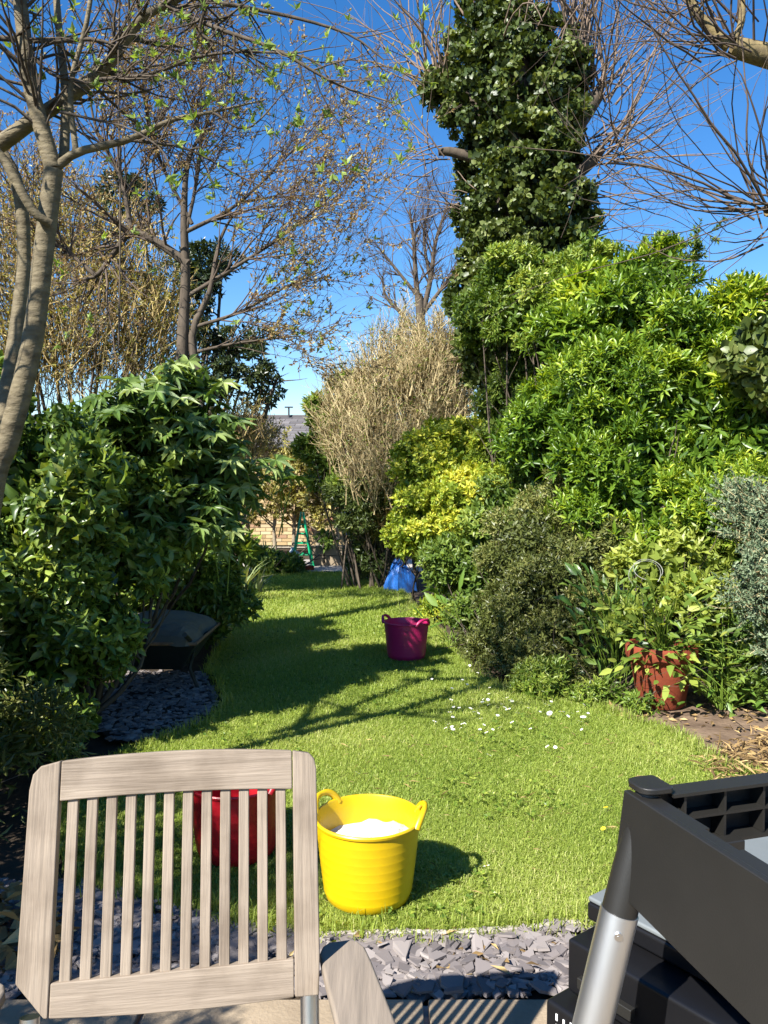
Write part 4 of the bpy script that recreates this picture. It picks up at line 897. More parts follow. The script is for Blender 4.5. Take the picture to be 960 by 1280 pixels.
def shoots(c, n, L, dirs, spread, r=.012, curl=.1, up=.25, npts=10):
    D = unit(np.array(dirs)[None] + RNG.normal(size=(n, 3)) * spread); P0 = np.array(c)[None] + RNG.normal(size=(n, 3)) * .09; Ln = rnd(L * .5, L * 1.2, n); pts = [P0]; st = (Ln / (npts - 1))[:, None]
    drift = RNG.normal(size=(n, 3)) * .085
    for q in range(npts - 1):
        D = unit(D + RNG.normal(size=D.shape) * curl + drift + np.array([0, 0, up * .15])); pts.append(pts[-1] + D * st)
    return np.stack(pts, 1), (r * rnd(.5, 1.2, n))[:, None] * np.linspace(1, .2, npts)[None]
sh = [shoots(i_(606, 8), 36, 2.2, (-.1, 0, 1), .35), shoots(i_(720, 62), 38, 2.4, (.15, 0, 1), .3), shoots(i_(750, 115), 46, 2.4, (.3, -.1, 1), .4), shoots(i_(752, 188), 34, 1.8, (.7, -.1, .3), .5), shoots(i_(548, 105), 32, 2.0, (-.5, -.1, .9), .35), shoots(i_(548, 192), 16, 1.3, (-.8, 0, .1), .4, .008),
      shoots(i_(690, 90), 16, 2.2, (.1, 0, 1), .3), shoots(i_(660, 10), 20, 2, (.1, 0, 1), .35), shoots(i_(735, 240), 16, 1.6, (.8, -.1, .2), .5, .009), shoots(i_(640, 60, 8.7), 14, 1.8, (0, -.3, 1), .3), shoots(i_(575, 250, 8.8), 12, 1.3, (-1, -.1, .1), .35, .007), shoots(i_(735, 290, 8.8), 12, 1.3, (.9, -.1, .3), .5, .007)]
Ps = np.concatenate([s_[0] for s_ in sh]); Rs = np.concatenate([s_[1] for s_ in sh]); P2, R2 = grow(Ps, Rs, 420, (.15, .6), (20, 55), .1, .08, 5, (.3, 1), .6, minr=.003)
tree_parts(it, il, [(Ps, Rs, 5), (P2, R2, 3)], 'bark_dark', 'twig_red', 12)
iv_l = [LB(652, 270, Yi, .74, .7, .85), LB(648, 180, Yi, .75, .72, .85), LB(615, 110, Yi, .55, .55, .7), LB(685, 110, Yi, .45, .5, .6), LB(608, 45, Yi, .36, .36, .42), LB(655, 360, Yi, .75, .7, .7), LB(565, 120, Yi, .32, .3, .3), LB(630, 430, Yi, .6, .6, .5), LB(590, 375, 8.9, .32, .35, .3), LB(705, 300, 8.9, .4, .4, .6), LB(720, 85, Yi, .2, .2, .22)]
iv_l = [(c, (r[0] * .95, r[1] * .95, r[2] * 1.3)) for c, r in iv_l]
Pq, Nq, tn, sz_ = clumped(iv_l, 15000, .11, .2, 45, .05, -.95, .1); Dq = unit(Nq + [0, 0, -.35] + RNG.normal(size=Pq.shape) * .45); B, A, Nl, LL, s = whorls(Pq, Dq, 4, .058, (50, 110), .08)
cl = .5 + .5 * bumpf(Pq * 1.8, 51); rv = np.clip(.6 * RNG.random(len(B)) + .25 * cl[s] + tn[s], 0, 1); V, T, r_ = leaves_mesh(B, A, Nl, LL, rv, w=.85, kind=8)
Pi = lobes_inside(iv_l, 7000); Ai = unit(RNG.normal(size=Pi.shape)); V2, T2, r2 = leaves_mesh(Pi, Ai, perp(Ai), np.full(len(Pi), .12), RNG.random(len(Pi)) * .4, w=.8, kind=4)  # inner ivy limited to dark tones, shade painted into the leaf colour
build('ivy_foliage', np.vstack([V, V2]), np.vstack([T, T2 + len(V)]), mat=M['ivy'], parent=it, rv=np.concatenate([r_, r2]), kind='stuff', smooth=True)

# second pollard, its limbs reach in from the right
Yr = 6.5; rt_b = np.array([at(1180, 500, Yr)[0], Yr + .4, -.05]); rt = thing('pollarded_tree', rt_b, 'bare pollarded tree reaching mossy limbs and thin shoots in from the right edge', 'tree'); r_f = lambda x, y, Y=Yr: at(x, y, Y)
rl = [line([rt_b, rt_b + [0.05, 0, 2.0], r_f(1170, 200), r_f(1120, 60)], .26, .17, 16), line([r_f(1120, 70), r_f(1040, 85), r_f(970, 72), r_f(915, 58)], .13, .075, 14), line([r_f(1160, 260), r_f(1060, 275), r_f(985, 262), r_f(958, 262)], .11, .055, 12), line([r_f(912, 58), r_f(890, 40), r_f(866, 8), r_f(850, -30)], .05, .03, 9), line([r_f(918, 50), r_f(928, 20), r_f(925, -40)], .03, .02, 8)]
sh = [shoots(r_f(903, 60), 14, 1.9, (-.8, -.1, .35), .35, .010), shoots(r_f(955, 262), 19, 2.0, (-1, -.1, .1), .35, .011), shoots(r_f(955, 255), 8, 1.8, (-.5, -.1, .8), .4, .01), shoots(r_f(960, 270), 8, 1.4, (-.8, -.1, -.55), .3, .009, up=.9), shoots(r_f(930, 50), 14, 1.6, (-.1, -.1, 1), .5, .01), shoots(r_f(868, 10), 14, 1.5, (-.7, 0, .4), .4, .009), shoots(r_f(915, 65), 10, 1.4, (-.8, 0, -.3), .4, .008)]
Ps = np.concatenate([s_[0] for s_ in sh]); Rs = np.concatenate([s_[1] for s_ in sh]); P2, R2 = grow(Ps, Rs, 260, (.15, .6), (20, 60), .1, .08, 5, (.3, 1), .6, minr=.0025)
tree_parts(rt, rl, [(Ps, Rs, 5), (P2, R2, 3)], 'bark_moss', 'twig_dark', 12)

# ------------------------------------------------------------------ border plants with large leaves
def broadleaf(name, label, cat, base, spots, L, w, mat, stalk=True, group=None, lean=(0, 0, 0), flat=.8):
    root = thing(name, base, label, cat, group); mes = unit_leaf('leaf', M[mat], w, droop=.25); st = []
    for i, p in enumerate(spots):
        p = np.array(p); out = unit((p - np.array(base)) * [1, 1, .3] + RNG.normal(size=3) * .08 + lean)
        A = unit(out + [0, 0, rnd(-.3, .5)]); Nn = unit(np.array([0, -.3, flat]) + RNG.normal(size=3) * .4)
        frame_obj('leaf', mes[i % 3], root, p, A, Nn, L * rnd(.65, 1.25)); b = np.array(base) + [rnd(-.05, .05), rnd(-.05, .05), 0]
        if i % 4 == 0 or len(spots) < 40: st.append(smooth_line([b, b * .4 + p * .6 + [0, 0, .03], p], 5))
    if stalk:
        V, Q, _ = join_tubes([(np.array(st), np.full((len(st), 5), .004) * np.linspace(1.2, .6, 5), 4)]); build('stalks', V, None, Q, M['privet'], root, rv=np.full(len(V), .5), smooth=True)
    return root
def spots_px(pts, Y, dy=.15): return [at(x + rnd(-5, 5), y + rnd(-5, 5), Y + rnd(-dy, dy)) for x, y in pts]
b0 = gnd(565, 808)
broadleaf('broad_leaved_plant', 'low plant with large bright green leaves right behind the magenta tub', 'plant', b0,
          spots_px([(545, 768), (556, 758), (568, 770), (575, 750), (585, 765), (552, 785), (565, 790), (578, 785), (540, 795), (595, 780), (560, 775), (535, 775), (600, 795), (588, 800), (570, 742), (550, 745), (545, 758), (612, 812), (620, 800)], 6.9), .17, .42, 'broad_one')
b0 = gnd(770, 868)
broadleaf('rhododendron', 'clump of pointed mid-green leaves just left of the terracotta pot', 'shrub', b0,
          spots_px([(x + rnd(-8, 8), y) for x in range(722, 798, 9) for y in range(722, 850, 11)], 5.35, .2), .115, .42, 'skim_one')
# terracotta pot and its plant
pb = gnd(826, 880); pot = thing('terracotta_pot', pb, 'terracotta pot half hidden by leaves at the right border', 'pot')
mb = MB(); mb.lathe([(.0, .0), (.135, .0), (.145, .02), (.195, .30), (.215, .30), (.222, .315), (.222, .375), (.212, .385), (.195, .38), (.19, .33), (.0, .33)], pb, 40); mb.out('body', M['terracotta'], pot, smooth=True)
mb = MB(); mb.lathe([(.0, .345), (.188, .345), (.19, .335)], pb, 30); mb.out('soil', M['earth'], pot)
pp = pb + [0, 0, .34]
sp = [pp + np.array([RNG.normal() * .2, RNG.normal() * .12 - .17, rnd(-.16, .45)]) for _ in range(270)]
broadleaf('potted_shrub', 'yellow-green leafy shrub growing out of the terracotta pot', 'shrub', pp, sp, .09, .5, 'lime_one')
br = gnd(905, 885)
broadleaf('border_hydrangea', 'leafy green plant sprawling over the soil right of the terracotta pot', 'plant', br, [br + np.array([RNG.normal() * .22, RNG.normal() * .18, abs(RNG.normal()) * .28 + .05]) for _ in range(220)], .085, .5, 'broad_one')
shrub('yellow_leaved_shrub', 'pale yellow-green twiggy shrub above the terracotta pot', 'shrub', [LB(820, 720, 5.6, .28, .25, .28), LB(850, 690, 5.8, .3, .25, .2), LB(880, 760, 5.3, .25, .25, .25), LB(800, 770, 5.5, .18, .2, .22)], gnd(830, 850), 520, 5, .075, .45, 'lime', up=.4, depth=.6, seed=61, interior=.5)
shrub('border_fill', 'mid-green foliage on the soil between terracotta pot and juniper', 'shrub', [LB(900, 790, 5.5, .34, .3, .3), LB(940, 800, 5.2, .3, .3, .3), LB(870, 740, 5.8, .3, .3, .3), LB(975, 840, 5.0, .3, .25, .22), LB(925, 845, 5.1, .22, .18, .14)], gnd(930, 850), 1500, 6, .06, .5, 'midgreen', up=.4, depth=.4, seed=62, interior=.5)
hw = at(800, 745, 5.2); hp = thing('wire_hoop', gnd(815, 865), 'pale wire plant support loop among the yellow-green leaves', 'wire hoop')
mb = MB(); th = np.linspace(-.6, 4.6, 26); cc = at(806, 718, 5.0); mb.tube([cc + [.11 * math.cos(a), .03 * math.cos(a), .085 * math.sin(a)] for a in th], .0022, 6); mb.tube([cc + [.09 * math.cos(a) + .02, .05 * math.sin(a), .06 * math.sin(a) + .03] for a in th], .002, 6)
mb.tube([cc + [-.02, 0, -.085], gnd(815, 865) + [0, 0, -.03]], .0035, 6); mb.out('wire', M['wire'], hp, smooth=True)

# dead straw and chips on the soil bed, dry leaves lower left
def litter(name, label, poly, n, L, w, mat, zs=.03):
    X, Y = chip_spots(poly, n); m_ = len(X); B = np.c_[X, Y, rnd(.002, zs, m_)]; A = unit(np.c_[RNG.normal(size=(m_, 2)), RNG.normal(size=m_) * .2]); Nn = perp(A); Nn[:, 2] = np.abs(Nn[:, 2]) + .6; Nn = unit(Nn - A * np.sum(A * Nn, -1, keepdims=True))
    V, T, r_ = leaves_mesh(B, A, Nn, L * rnd(.4, 1.4, m_), RNG.random(m_), w=w); o = build(name, V, T, mat=M[mat], rv=r_, kind='stuff'); return tag(o, label, 'litter')
litter('straw_litter', 'dry straw and bark litter on the bare soil at the right', [tuple(gnd(*p)[:2]) for p in [(875, 965), (900, 935), (1000, 915), (1060, 1000), (1000, 1010), (905, 985)]], 1700, .085, .13, 'dead', .045)
litter('soil_crumbs', 'crumbs of bark and dead leaf on the soil below the terracotta pot', [tuple(gnd(*p)[:2]) for p in [(740, 885), (850, 918), (890, 950), (1000, 905), (980, 860), (760, 868)]], 500, .05, .35, 'dead', .015)
litter('lawn_clippings', 'thin dry clippings lying in the lawn grass', [tuple(gnd(*p)[:2]) for p in [(420, 1160), (720, 1145), (1000, 1080), (840, 930), (650, 890), (420, 940)]], 420, .045, .05, 'dead', .045)
litter('slate_leaf_litter', 'few dead leaves and twigs lying on the slate chippings', [(-.4, 2.2), (.6, 2.2), (.6, 2.48), (-.2, 2.45)], 60, .05, .3, 'dead', .03)
litter('dry_leaves', 'sunlit heap of dry brown leaves beside the left arm of the chair', [tuple(gnd(*p)[:2]) for p in [(-60, 1215), (70, 1215), (72, 1165), (20, 1140), (-60, 1135)]], 420, .075, .55, 'dead', .11)

# ------------------------------------------------------------------ tubs
def tub(name, label, c, rt_, rb, h, mat, hang, group='flexible tubs on the lawn'):
    root = thing(name, c, label, 'tub', group); mb = MB(); prof = [(0.0, .004), (rb - .015, .004), (rb, .016)]
    nr = 9
    for i in range(1, nr + 1):
        z = .016 + (h - .03) * i / nr; r = rb + (rt_ - rb) * (z / h) ** .8
        if i < nr: prof += [(r, z - .004), (r + .0003, z), (r, z + .004)]
        else: prof.append((r, z))
    prof += [(rt_ + .004, h - .012), (rt_ + .006, h - .004), (rt_ + .003, h), (rt_ - .003, h), (rt_ - .006, h - .006)]
    prof += [(rb + (rt_ - rb) * (z / h) ** .8 - .005, z) for z in (h * .8, h * .5, h * .2, .02)] + [(0.0, .012)]
    mb.lathe(prof, c, 56); mb.out('body', M[mat], root, smooth=True)
    for a in hang:
        mb = MB(); pts = []
        for t in np.linspace(0, 1, 17):
            s = (t - .5) * 2; ang = a + s * .42; lift = .046 * (1 - abs(s) ** 3) - .014; rr = rt_ + .004 + .012 * (1 - s * s)
            pts.append((c[0] + rr * math.cos(ang), c[1] + rr * math.sin(ang), c[2] + h + lift))
        mb.tube(pts, [.009 + .005 * abs(t - .5) * 2 for t in np.linspace(0, 1, 17)], 10); mb.out('handle', M[mat], root, smooth=True)
    return root
yc = gnd(460, 1121); tub('yellow_tub', 'yellow flexible tub with a white heap inside, right of the chair', yc, .178, .143, .285, 'yellow', (2.62, -.42 + .35))
rc = gnd(296, 1066); tub('red_tub', 'red flexible tub seen through the chair slats', rc, .178, .143, .285, 'red', (2.9, -.24))
pc = gnd(508, 823); tub('magenta_tub', 'magenta flexible tub standing far out on the lawn', pc, .178, .145, .30, 'pink', (2.75, -.75))
# white foam heap
n_ = 26; V, Q = [], []
fh = lambda x, y: .19 + .05 * math.exp(-(((x - .07) / .09) ** 2 + ((y + .01) / .12) ** 2)) + .006 * math.sin(x * 46 + 1) * math.sin(y * 51) + .005 * math.sin(x * 153 + y * 40) * math.sin(y * 137 + 2)
Rf = .163; ring = [(0.0, 0.0)]; Vf = [yc + [0, 0, fh(0, 0)]]
for i in range(1, 13):
    for k in range(36):
        a = k / 36 * 2 * math.pi; x, y = Rf * i / 12 * math.cos(a), Rf * i / 12 * math.sin(a); Vf.append(yc + [x, y, fh(x, y) + rnd(-.005, .005)])
T = [(0, 1 + k, 1 + (k + 1) % 36) for k in range(36)]; Q = [(1 + (i - 1) * 36 + k, 1 + i * 36 + k, 1 + i * 36 + (k + 1) % 36, 1 + (i - 1) * 36 + (k + 1) % 36) for i in range(1, 12) for k in range(36)]
tag(build('white_foam', np.array(Vf), T, Q, M['foam'], smooth=True), 'heap of white foam inside the yellow tub', 'foam')

# ------------------------------------------------------------------ wheelbarrow under its cover
wb = gnd(190, 868); wr = thing('wheelbarrow', wb, 'dark wheelbarrow in deep shade under the left bushes', 'wheelbarrow')
def tray(z0, z1, a, b, a0, b0, c): 
    lo = [c + np.array([sx * a0, sy * b0, z0]) for sx, sy in ((-1, -1), (1, -1), (1, 1), (-1, 1))]; hi = [c + np.array([sx * a, sy * b, z1]) for sx, sy in ((-1, -1), (1, -1), (1, 1), (-1, 1))]; return lo, hi
cW = wb + [0, .3, 0]
lo, hi = tray(.15, .35, .31, .37, .18, .23, cW); mb = MB(); mb.add(lo + hi, [(0, 1, 2, 3), (0, 1, 5, 4), (1, 2, 6, 5), (2, 3, 7, 6), (3, 0, 4, 7)]); t_ = mb.out('tray', M['barrow'], wr); t_.modifiers.new('s', 'SOLIDIFY').thickness = .006
mb = MB(); mb.tube(hi + [hi[0]], .012, 8); mb.out('rim', M['rust'], wr, smooth=True)
for sx in (-1, 1):
    mb = MB(); mb.tube([cW + [sx * .3, -.62, .46], cW + [sx * .26, -.3, .36], cW + [sx * .16, .3, .2], cW + [sx * .05, .55, .14]], .015, 8); mb.out('handle', M['barrow'], wr, smooth=True)
    mb = MB(); mb.tube([cW + [sx * .27, -.2, .31], cW + [sx * .22, -.18, .15], cW + [sx * .28, -.17, -.01]], .013, 8); mb.out('leg', M['barrow'], wr, smooth=True)
mb = MB(); th = np.linspace(0, 2 * math.pi, 25); mb.tube([cW + [0, .62 + .15 * math.cos(a), .17 + .15 * math.sin(a)] for a in th], .03, 8, False); wh = mb.out('tyre', M['blackpl'], wr, smooth=True)
mb = MB(); mb.tube([cW + [-.05, .62, .17], cW + [.05, .62, .17]], .10, 20); mb.out('wheel', M['rust'], wr, smooth=True)
def cloth(name, label, cat, c, rx, ry, h, mat, seed, drop=.0, rot=0.0, group=None, n=26, crump=.02):
    q = np.random.default_rng(seed); ks = [(q.normal(size=2) * f, q.uniform(0, 6.28), a) for f, a in ((6, 1), (11, .7), (19, .5), (31, .35)) for _ in range(3)]
    V = []; cr, sr = math.cos(rot), math.sin(rot)
    for i in range(n):
        for j in range(n):
            u, v = i / (n - 1) * 2 - 1, j / (n - 1) * 2 - 1; w_ = max(0, 1 - max(abs(u), abs(v)) ** 2.2) ** .6
            x, y = u * rx * (1 + .06 * math.sin(5 * v + seed)), v * ry * (1 + .06 * math.sin(4 * u + seed)); nz = sum(a * math.sin(k @ np.array([x, y]) * 1.0 / max(rx, ry) * .5 + ph) for k, ph, a in ks) / 3
            ridge = sum(a * abs(math.sin(k @ np.array([x, y]) / max(rx, ry) * .35 + ph)) for k, ph, a in ks) / 3
            V.append(np.array(c) + [x * cr - y * sr, x * sr + y * cr, h * w_ + crump * (nz + ridge) * (.35 + w_) + .004])
    Qd = [(i * n + j, (i + 1) * n + j, (i + 1) * n + j + 1, i * n + j + 1) for i in range(n - 1) for j in range(n - 1)]
    return tag(build(name, np.array(V), None, Qd, M[mat], smooth=False), label, cat, group)
cloth('barrow_cover', 'grey-brown cover mounded over the wheelbarrow', 'cover', cW + [-.03, 0, .33], .32, .38, .13, 'tarp_grey', 4, n=22, crump=.015)
# blue tarpaulin
tbp = gnd(500, 737); cloth('blue_tarpaulin', 'crumpled blue tarpaulin heaped at the right edge of the far lawn', 'tarpaulin', tbp + [0, 0, -.042],   .17, .15, .3, 'blue_tarp', 8, rot=.7, n=34, crump=.04)

# ------------------------------------------------------------------ things at the far end
ob = at(378, 706, 12.9) * [1, 1, 0]; obr = thing('plant_obelisk', ob + [0, 0, .012], 'bright green plastic plant obelisk at the far end of the garden', 'obelisk'); oh = at(378, 640, 12.9)[2]
for sx, sy in ((-1, -1), (1, -1), (1, 1), (-1, 1)):
    mb = MB(); mb.tube([ob + [sx * .17, sy * .17, 0.0], ob + [sx * .015, sy * .015, oh]], .016, 6); mb.out('pole', M['green_pl'], obr, smooth=True)
for f in (.25, .45, .62, .78):
    r = .17 * (1 - f) + .015 * f; mb = MB(); z = oh * f
    mb.tube([ob + [-r, -r, z], ob + [r, -r, z], ob + [r, r, z], ob + [-r, r, z], ob + [-r, -r, z]], .011, 5); mb.out('rung', M['green_pl'], obr)
pl = at(408, 712, 13.2) * [1, 1, 0] + [0, 0, .012]; plr = thing('raised_planter', pl, 'pale stone raised planter at the end of the path', 'planter'); pz = at(408, 682, 13.2)[2] - .012
for i, (xa, xb) in enumerate(((388, 405), (405.6, 428))):
    a, b = at(xa, 700, 13.2)[0], at(xb, 700, 13.2)[0]
    for r in range(2):
        mb = MB(); mb.box(((a + b) / 2, 13.25, .012 + pz * (.25 + .5 * r)), (b - a - .008, .14, pz / 2 - .008)); mb.out('block', M['paving'], plr, bevel=.006)
mb = MB(); mb.box((pl[0] + .1, 13.6, pz * .45), (.75, .55, pz * .85)); mb.out('soil', M['earth'], plr)
jc = at(366, 706, 12.9) * [1, 1, 0] + [0, 0, .012]; jr = thing('plastic_jug', jc, 'cloudy white plastic jug beside the green obelisk', 'jug')
mb = MB(); mb.lathe([(0, 0), (.08, 0), (.085, .02), (.085, .2), (.05, .27), (.03, .29), (.03, .33), (0, .33)], jc, 20); mb.out('body', M['clear_pl'], jr, smooth=True)
mb = MB(); mb.tube([jc + [.05, 0, .26], jc + [.1, 0, .24], jc + [.1, 0, .14], jc + [.08, 0, .12]], .012, 6); mb.out('handle', M['clear_pl'], jr, smooth=True)
tc_ = at(338, 716, 12.5) * [1, 1, 0] + [0, 0, .012]; mb = MB(); mb.add([], [])
tr = thing('terracotta_trough', tc_, 'low terracotta trough at the left end of the path', 'trough')
for (dx, dy, sx, sy) in ((0, -.12, .44, .02), (0, .12, .44, .02), (-.21, 0, .02, .22), (.21, 0, .02, .22)):
    mb = MB(); mb.box(tc_ + [dx, dy, .055], (sx, sy, .11)); mb.out('side', M['terracotta'], tr, bevel=.004)
mb = MB(); mb.box(tc_ + [0, 0, .04], (.4, .22, .07)); mb.out('soil', M['earth'], tr)
kb = at(384, 713, 12.55) * [1, 1, 0] + [0, 0, .045]; mb = MB(); mb.box(kb, (.2, .12, .066), [[.95, .3, 0], [-.3, .95, 0], [0, 0, 1]]); tag(mb.out('loose_brick', M['terracotta'], bevel=.006), 'loose orange brick lying at the far end of the lawn', 'brick')
wp = at(440, 705, 13.4) * [1, 1, 0]; wpr = thing('bird_table', wp, 'white post with a flat top under the dark evergreen at the far end', 'bird table'); wz = at(440, 642, 13.4)[2]
mb = MB(); mb.tube([wp + [0, 0, -.04], wp + [0, 0, wz]], .03, 8); mb.out('post', M['white_paint'], wpr, smooth=True); mb = MB(); mb.box(wp + [0, 0, wz + .01], (.34, .3, .03)); mb.out('top', M['white_paint'], wpr, bevel=.005)
bgp = at(437, 655, 13.15); V = []
mb = MB(); mb.lathe([(.0, -.2), (.06, -.18), (.085, -.05), (.07, .08), (.03, .16), (.012, .2)], bgp, 12); mb.tube([bgp + [0, 0, .19], [bgp[0], bgp[1] + .1, wz - .005]], .006, 5); tag(mb.out('blue_bag', M['blue_tarp'], smooth=True), 'blue plastic bag hanging by the white post', 'bag')

# ------------------------------------------------------------------ daisies and dandelions
dz_px = [(564, 883), (543, 911), (557, 919), (578, 914), (594, 899), (598, 900), (601, 907), (611, 889), (628, 888), (635, 896), (631, 893), (640, 912), (616, 921), (608, 925), (675, 898), (684, 890), (687, 901), (691, 903), (702, 899), (710, 904), (715, 900), (722, 898), (729, 906), (725, 911),
         (760, 902), (611, 954), (694, 944), (684, 943), (587, 839), (578, 857), (540, 856), (597, 848), (584, 863), (647, 900), (608, 1097), (447, 977), (566, 905), (622, 903), (660, 893), (605, 915), (574, 893), (640, 885)]
pet_v, pet_t = [(0, 0, 0)], []
for k in range(11):
    a = k / 11 * 6.283; pet_v += [(.95 * math.cos(a - .2), .95 * math.sin(a - .2), .12), (1.05 * math.cos(a), 1.05 * math.sin(a), .2), (.95 * math.cos(a + .2), .95 * math.sin(a + .2), .12)]; j = 1 + k * 3; pet_t += [(0, j, j + 1), (0, j + 1, j + 2)]
dm = mesh_np('petals', pet_v, pet_t, mats=[M['petal']])
cv = [(0, 0, .3)] + [(.32 * math.cos(k * .785), .32 * math.sin(k * .785), .12) for k in range(8)]; dc = mesh_np('centre', cv, [(0, 1 + k, 1 + (k + 1) % 8) for k in range(8)], mats=[M['disc']], smooth=True)
sv_, sq_ = tubes_np(np.array([[[0, 0, 0], [.1, 0, -1.2], [0, 0, -2.6]]]), np.full((1, 3), .07), 4); dst = mesh_np('stem', sv_, None, sq_, mats=[M['young']], rv=np.full(len(sv_), .3))
def flower(name, label, p, s, pm, cm, cat, group):
    root = thing(name, p, label, cat, group); root.rotation_euler = (rnd(.1, .6), rnd(-.3, .3), rnd(0, 6.28))
    for nm, me in (('petals', pm), ('centre', cm), ('stem', dst)):
        o = bpy.data.objects.new(nm, me); COL.objects.link(o); o.parent = root; o.scale = (s, s, s)
dz_px += [(int(560 + abs(rnd(-1, 1)) * 190 * k_), int(885 + rnd(-28, 40))) for k_ in (RNG.random(34) * 1.0)]
big = {(635, 896), (687, 901), (702, 899), (729, 906), (684, 890), (594, 899)}
for p in dz_px:
    g = gnd(*p); s = .017 if p in big else rnd(.008, .0125)
    flower('daisy', 'small white daisy flowering in the lawn grass', g + [0, 0, .036 + s * .5], s, dm, dc, 'daisy', 'daisies scattered over the lawn')
M['dand'] = solid('dandelion_petal', (0.75, 0.55, 0.02), .6); dm2 = mesh_np('petals', pet_v, pet_t, mats=[M['dand']])
for p, lab in (((757, 1018), 'yellow dandelion nearest the magenta tub side of the open lawn'), ((754, 1045), 'yellow dandelion low in the grass left of the black table frame')):
    flower('dandelion', lab, gnd(*p) + [0, 0, .03], .010, dm2, dc, 'dandelion', 'dandelions in the lawn')

# ------------------------------------------------------------------ garden chair
BLc, BRc, TLc, TRc = at(19, 1272, 1.32), at(400, 1247, 1.39), at(37, 956, 1.425), at(391, 939, 1.5)
O = BLc; U = unit(BRc - BLc); U[2] = 0; U = unit(U); Wd = np.linalg.norm(BRc - BLc)
Vv = ((TLc + TRc) - (BLc + BRc)) / 2; Hh = np.linalg.norm(Vv - U * (Vv @ U)); Vv = unit(Vv - U * (Vv @ U)); Nb = unit(np.cross(U, Vv))
if Nb[1] > 0: Nb = -Nb                                     # Nb points to the sitter (camera side)
O = (BLc + BRc) / 2 - U * Wd / 2
def bp(u, v, n=0): return O + U * u + Vv * v + Nb * n
ch_rot = Matrix([[U[i], -Nb[i], Vv[i]] for i in range(3)]).to_euler()
for nm, st in (('teak_v', (1, 1, 0.05)), ('teak_h', (0.05, 1, 1))):
    M[nm] = solid('weathered_' + nm, (0.298, 0.24, 0.182), 0.66, spec=0.25, scale=55, bump=0.3, bscale=150, stretch=st, col2=(0.20, 0.158, 0.118), rot=ch_rot)
    N_, L_ = M[nm].node_tree.nodes, M[nm].node_tree.links
    p_ = N_['Principled BSDF']; src = p_.inputs['Base Color'].links[0].from_socket          # weather stains
    tc2 = N_.new('ShaderNodeTexCoord'); n2 = N_.new('ShaderNodeTexNoise'); n2.inputs['Scale'].default_value = 9; n2.inputs['Detail'].default_value = 7; L_.new(tc2.outputs['Object'], n2.inputs['Vector'])
    r2_ = ramp(N_, [(0.36, (0.72, 0.70, 0.68)), (0.56, (1, 1, 1))]); L_.new(n2.outputs['Fac'], r2_.inputs[0])
    mm = N_.new('ShaderNodeMix'); mm.data_type = 'RGBA'; mm.blend_type = 'MULTIPLY'; mm.inputs[0].default_value = 1; L_.new(src, mm.inputs[6]); L_.new(r2_.outputs[0], mm.inputs[7]); L_.new(mm.outputs[2], p_.inputs['Base Color'])
chair = thing('garden_chair', (O + U * Wd / 2 + Nb * .2) * [1, 1, 0] + [0, 0, .012], 'weathered teak slatted garden chair facing the camera', 'chair')
T_ = .026
def stile(u0, u1, left):
    mb = MB(); c = .02
    if left: poly = [bp(u0 + .045, -.002), bp(u1, -.002), bp(u1, Hh + .004), bp(u0 + .04, Hh + .001), bp(u0 + .018, Hh - .004), bp(u0 + .005, Hh - .018), bp(u0, Hh - .045), bp(u0 - .004, .055)]
    else: poly = [bp(u0, -.002), bp(u1 - .002, -.002), bp(u1 + .001, .06), bp(u1, Hh - .03), bp(u1 - .004, Hh - .012), bp(u1 - .014, Hh - .002), bp(u0, Hh + .003)]
    mb.prism(poly, -Nb * T_); mb.out('stile', M['teak_v'], chair, bevel=.003)
sw_l, sw_r = .052, .044
stile(0, sw_l, True); stile(Wd - sw_r, Wd, False)
def rail(name, v0f, v1f):
    mb = MB(); us = np.linspace(sw_l + .0012, Wd - sw_r - .0012, 15); lo = [bp(u, v0f((u - sw_l) / (Wd - sw_l - sw_r)), -.001) for u in us]; hi = [bp(u, v1f((u - sw_l) / (Wd - sw_l - sw_r)), -.001) for u in us]
    mb.prism(lo + hi[::-1], -Nb * (T_ - .002)); mb.out(name, M['teak_h'], chair, bevel=.0025)
arc = lambda t: 4 * t * (1 - t)
rail('top_rail', lambda t: Hh - .066 + .006 * arc(t), lambda t: Hh + .003 + .009 * arc(t))
rail('bottom_rail', lambda t: -.002 - .006 * arc(t), lambda t: .052 + .008 * t)
i0, i1 = sw_l, Wd - sw_r; ns = 12; pitch = (i1 - i0) / (ns + .35)
for k in range(ns):
    u = i0 + pitch * (k + .68); w = .0185; mb = MB(); b0_, b1_ = .046, Hh - .055
    mb.prism([bp(u - w / 2, b0_, -.007), bp(u + w / 2, b0_, -.007), bp(u + w / 2, b1_, -.007), bp(u - w / 2, b1_, -.007)], -Nb * .012); mb.out('slat', M['teak_v'], chair, bevel=.002)
Fd = unit(Nb * [1, 1, 0])                                   # forward, level
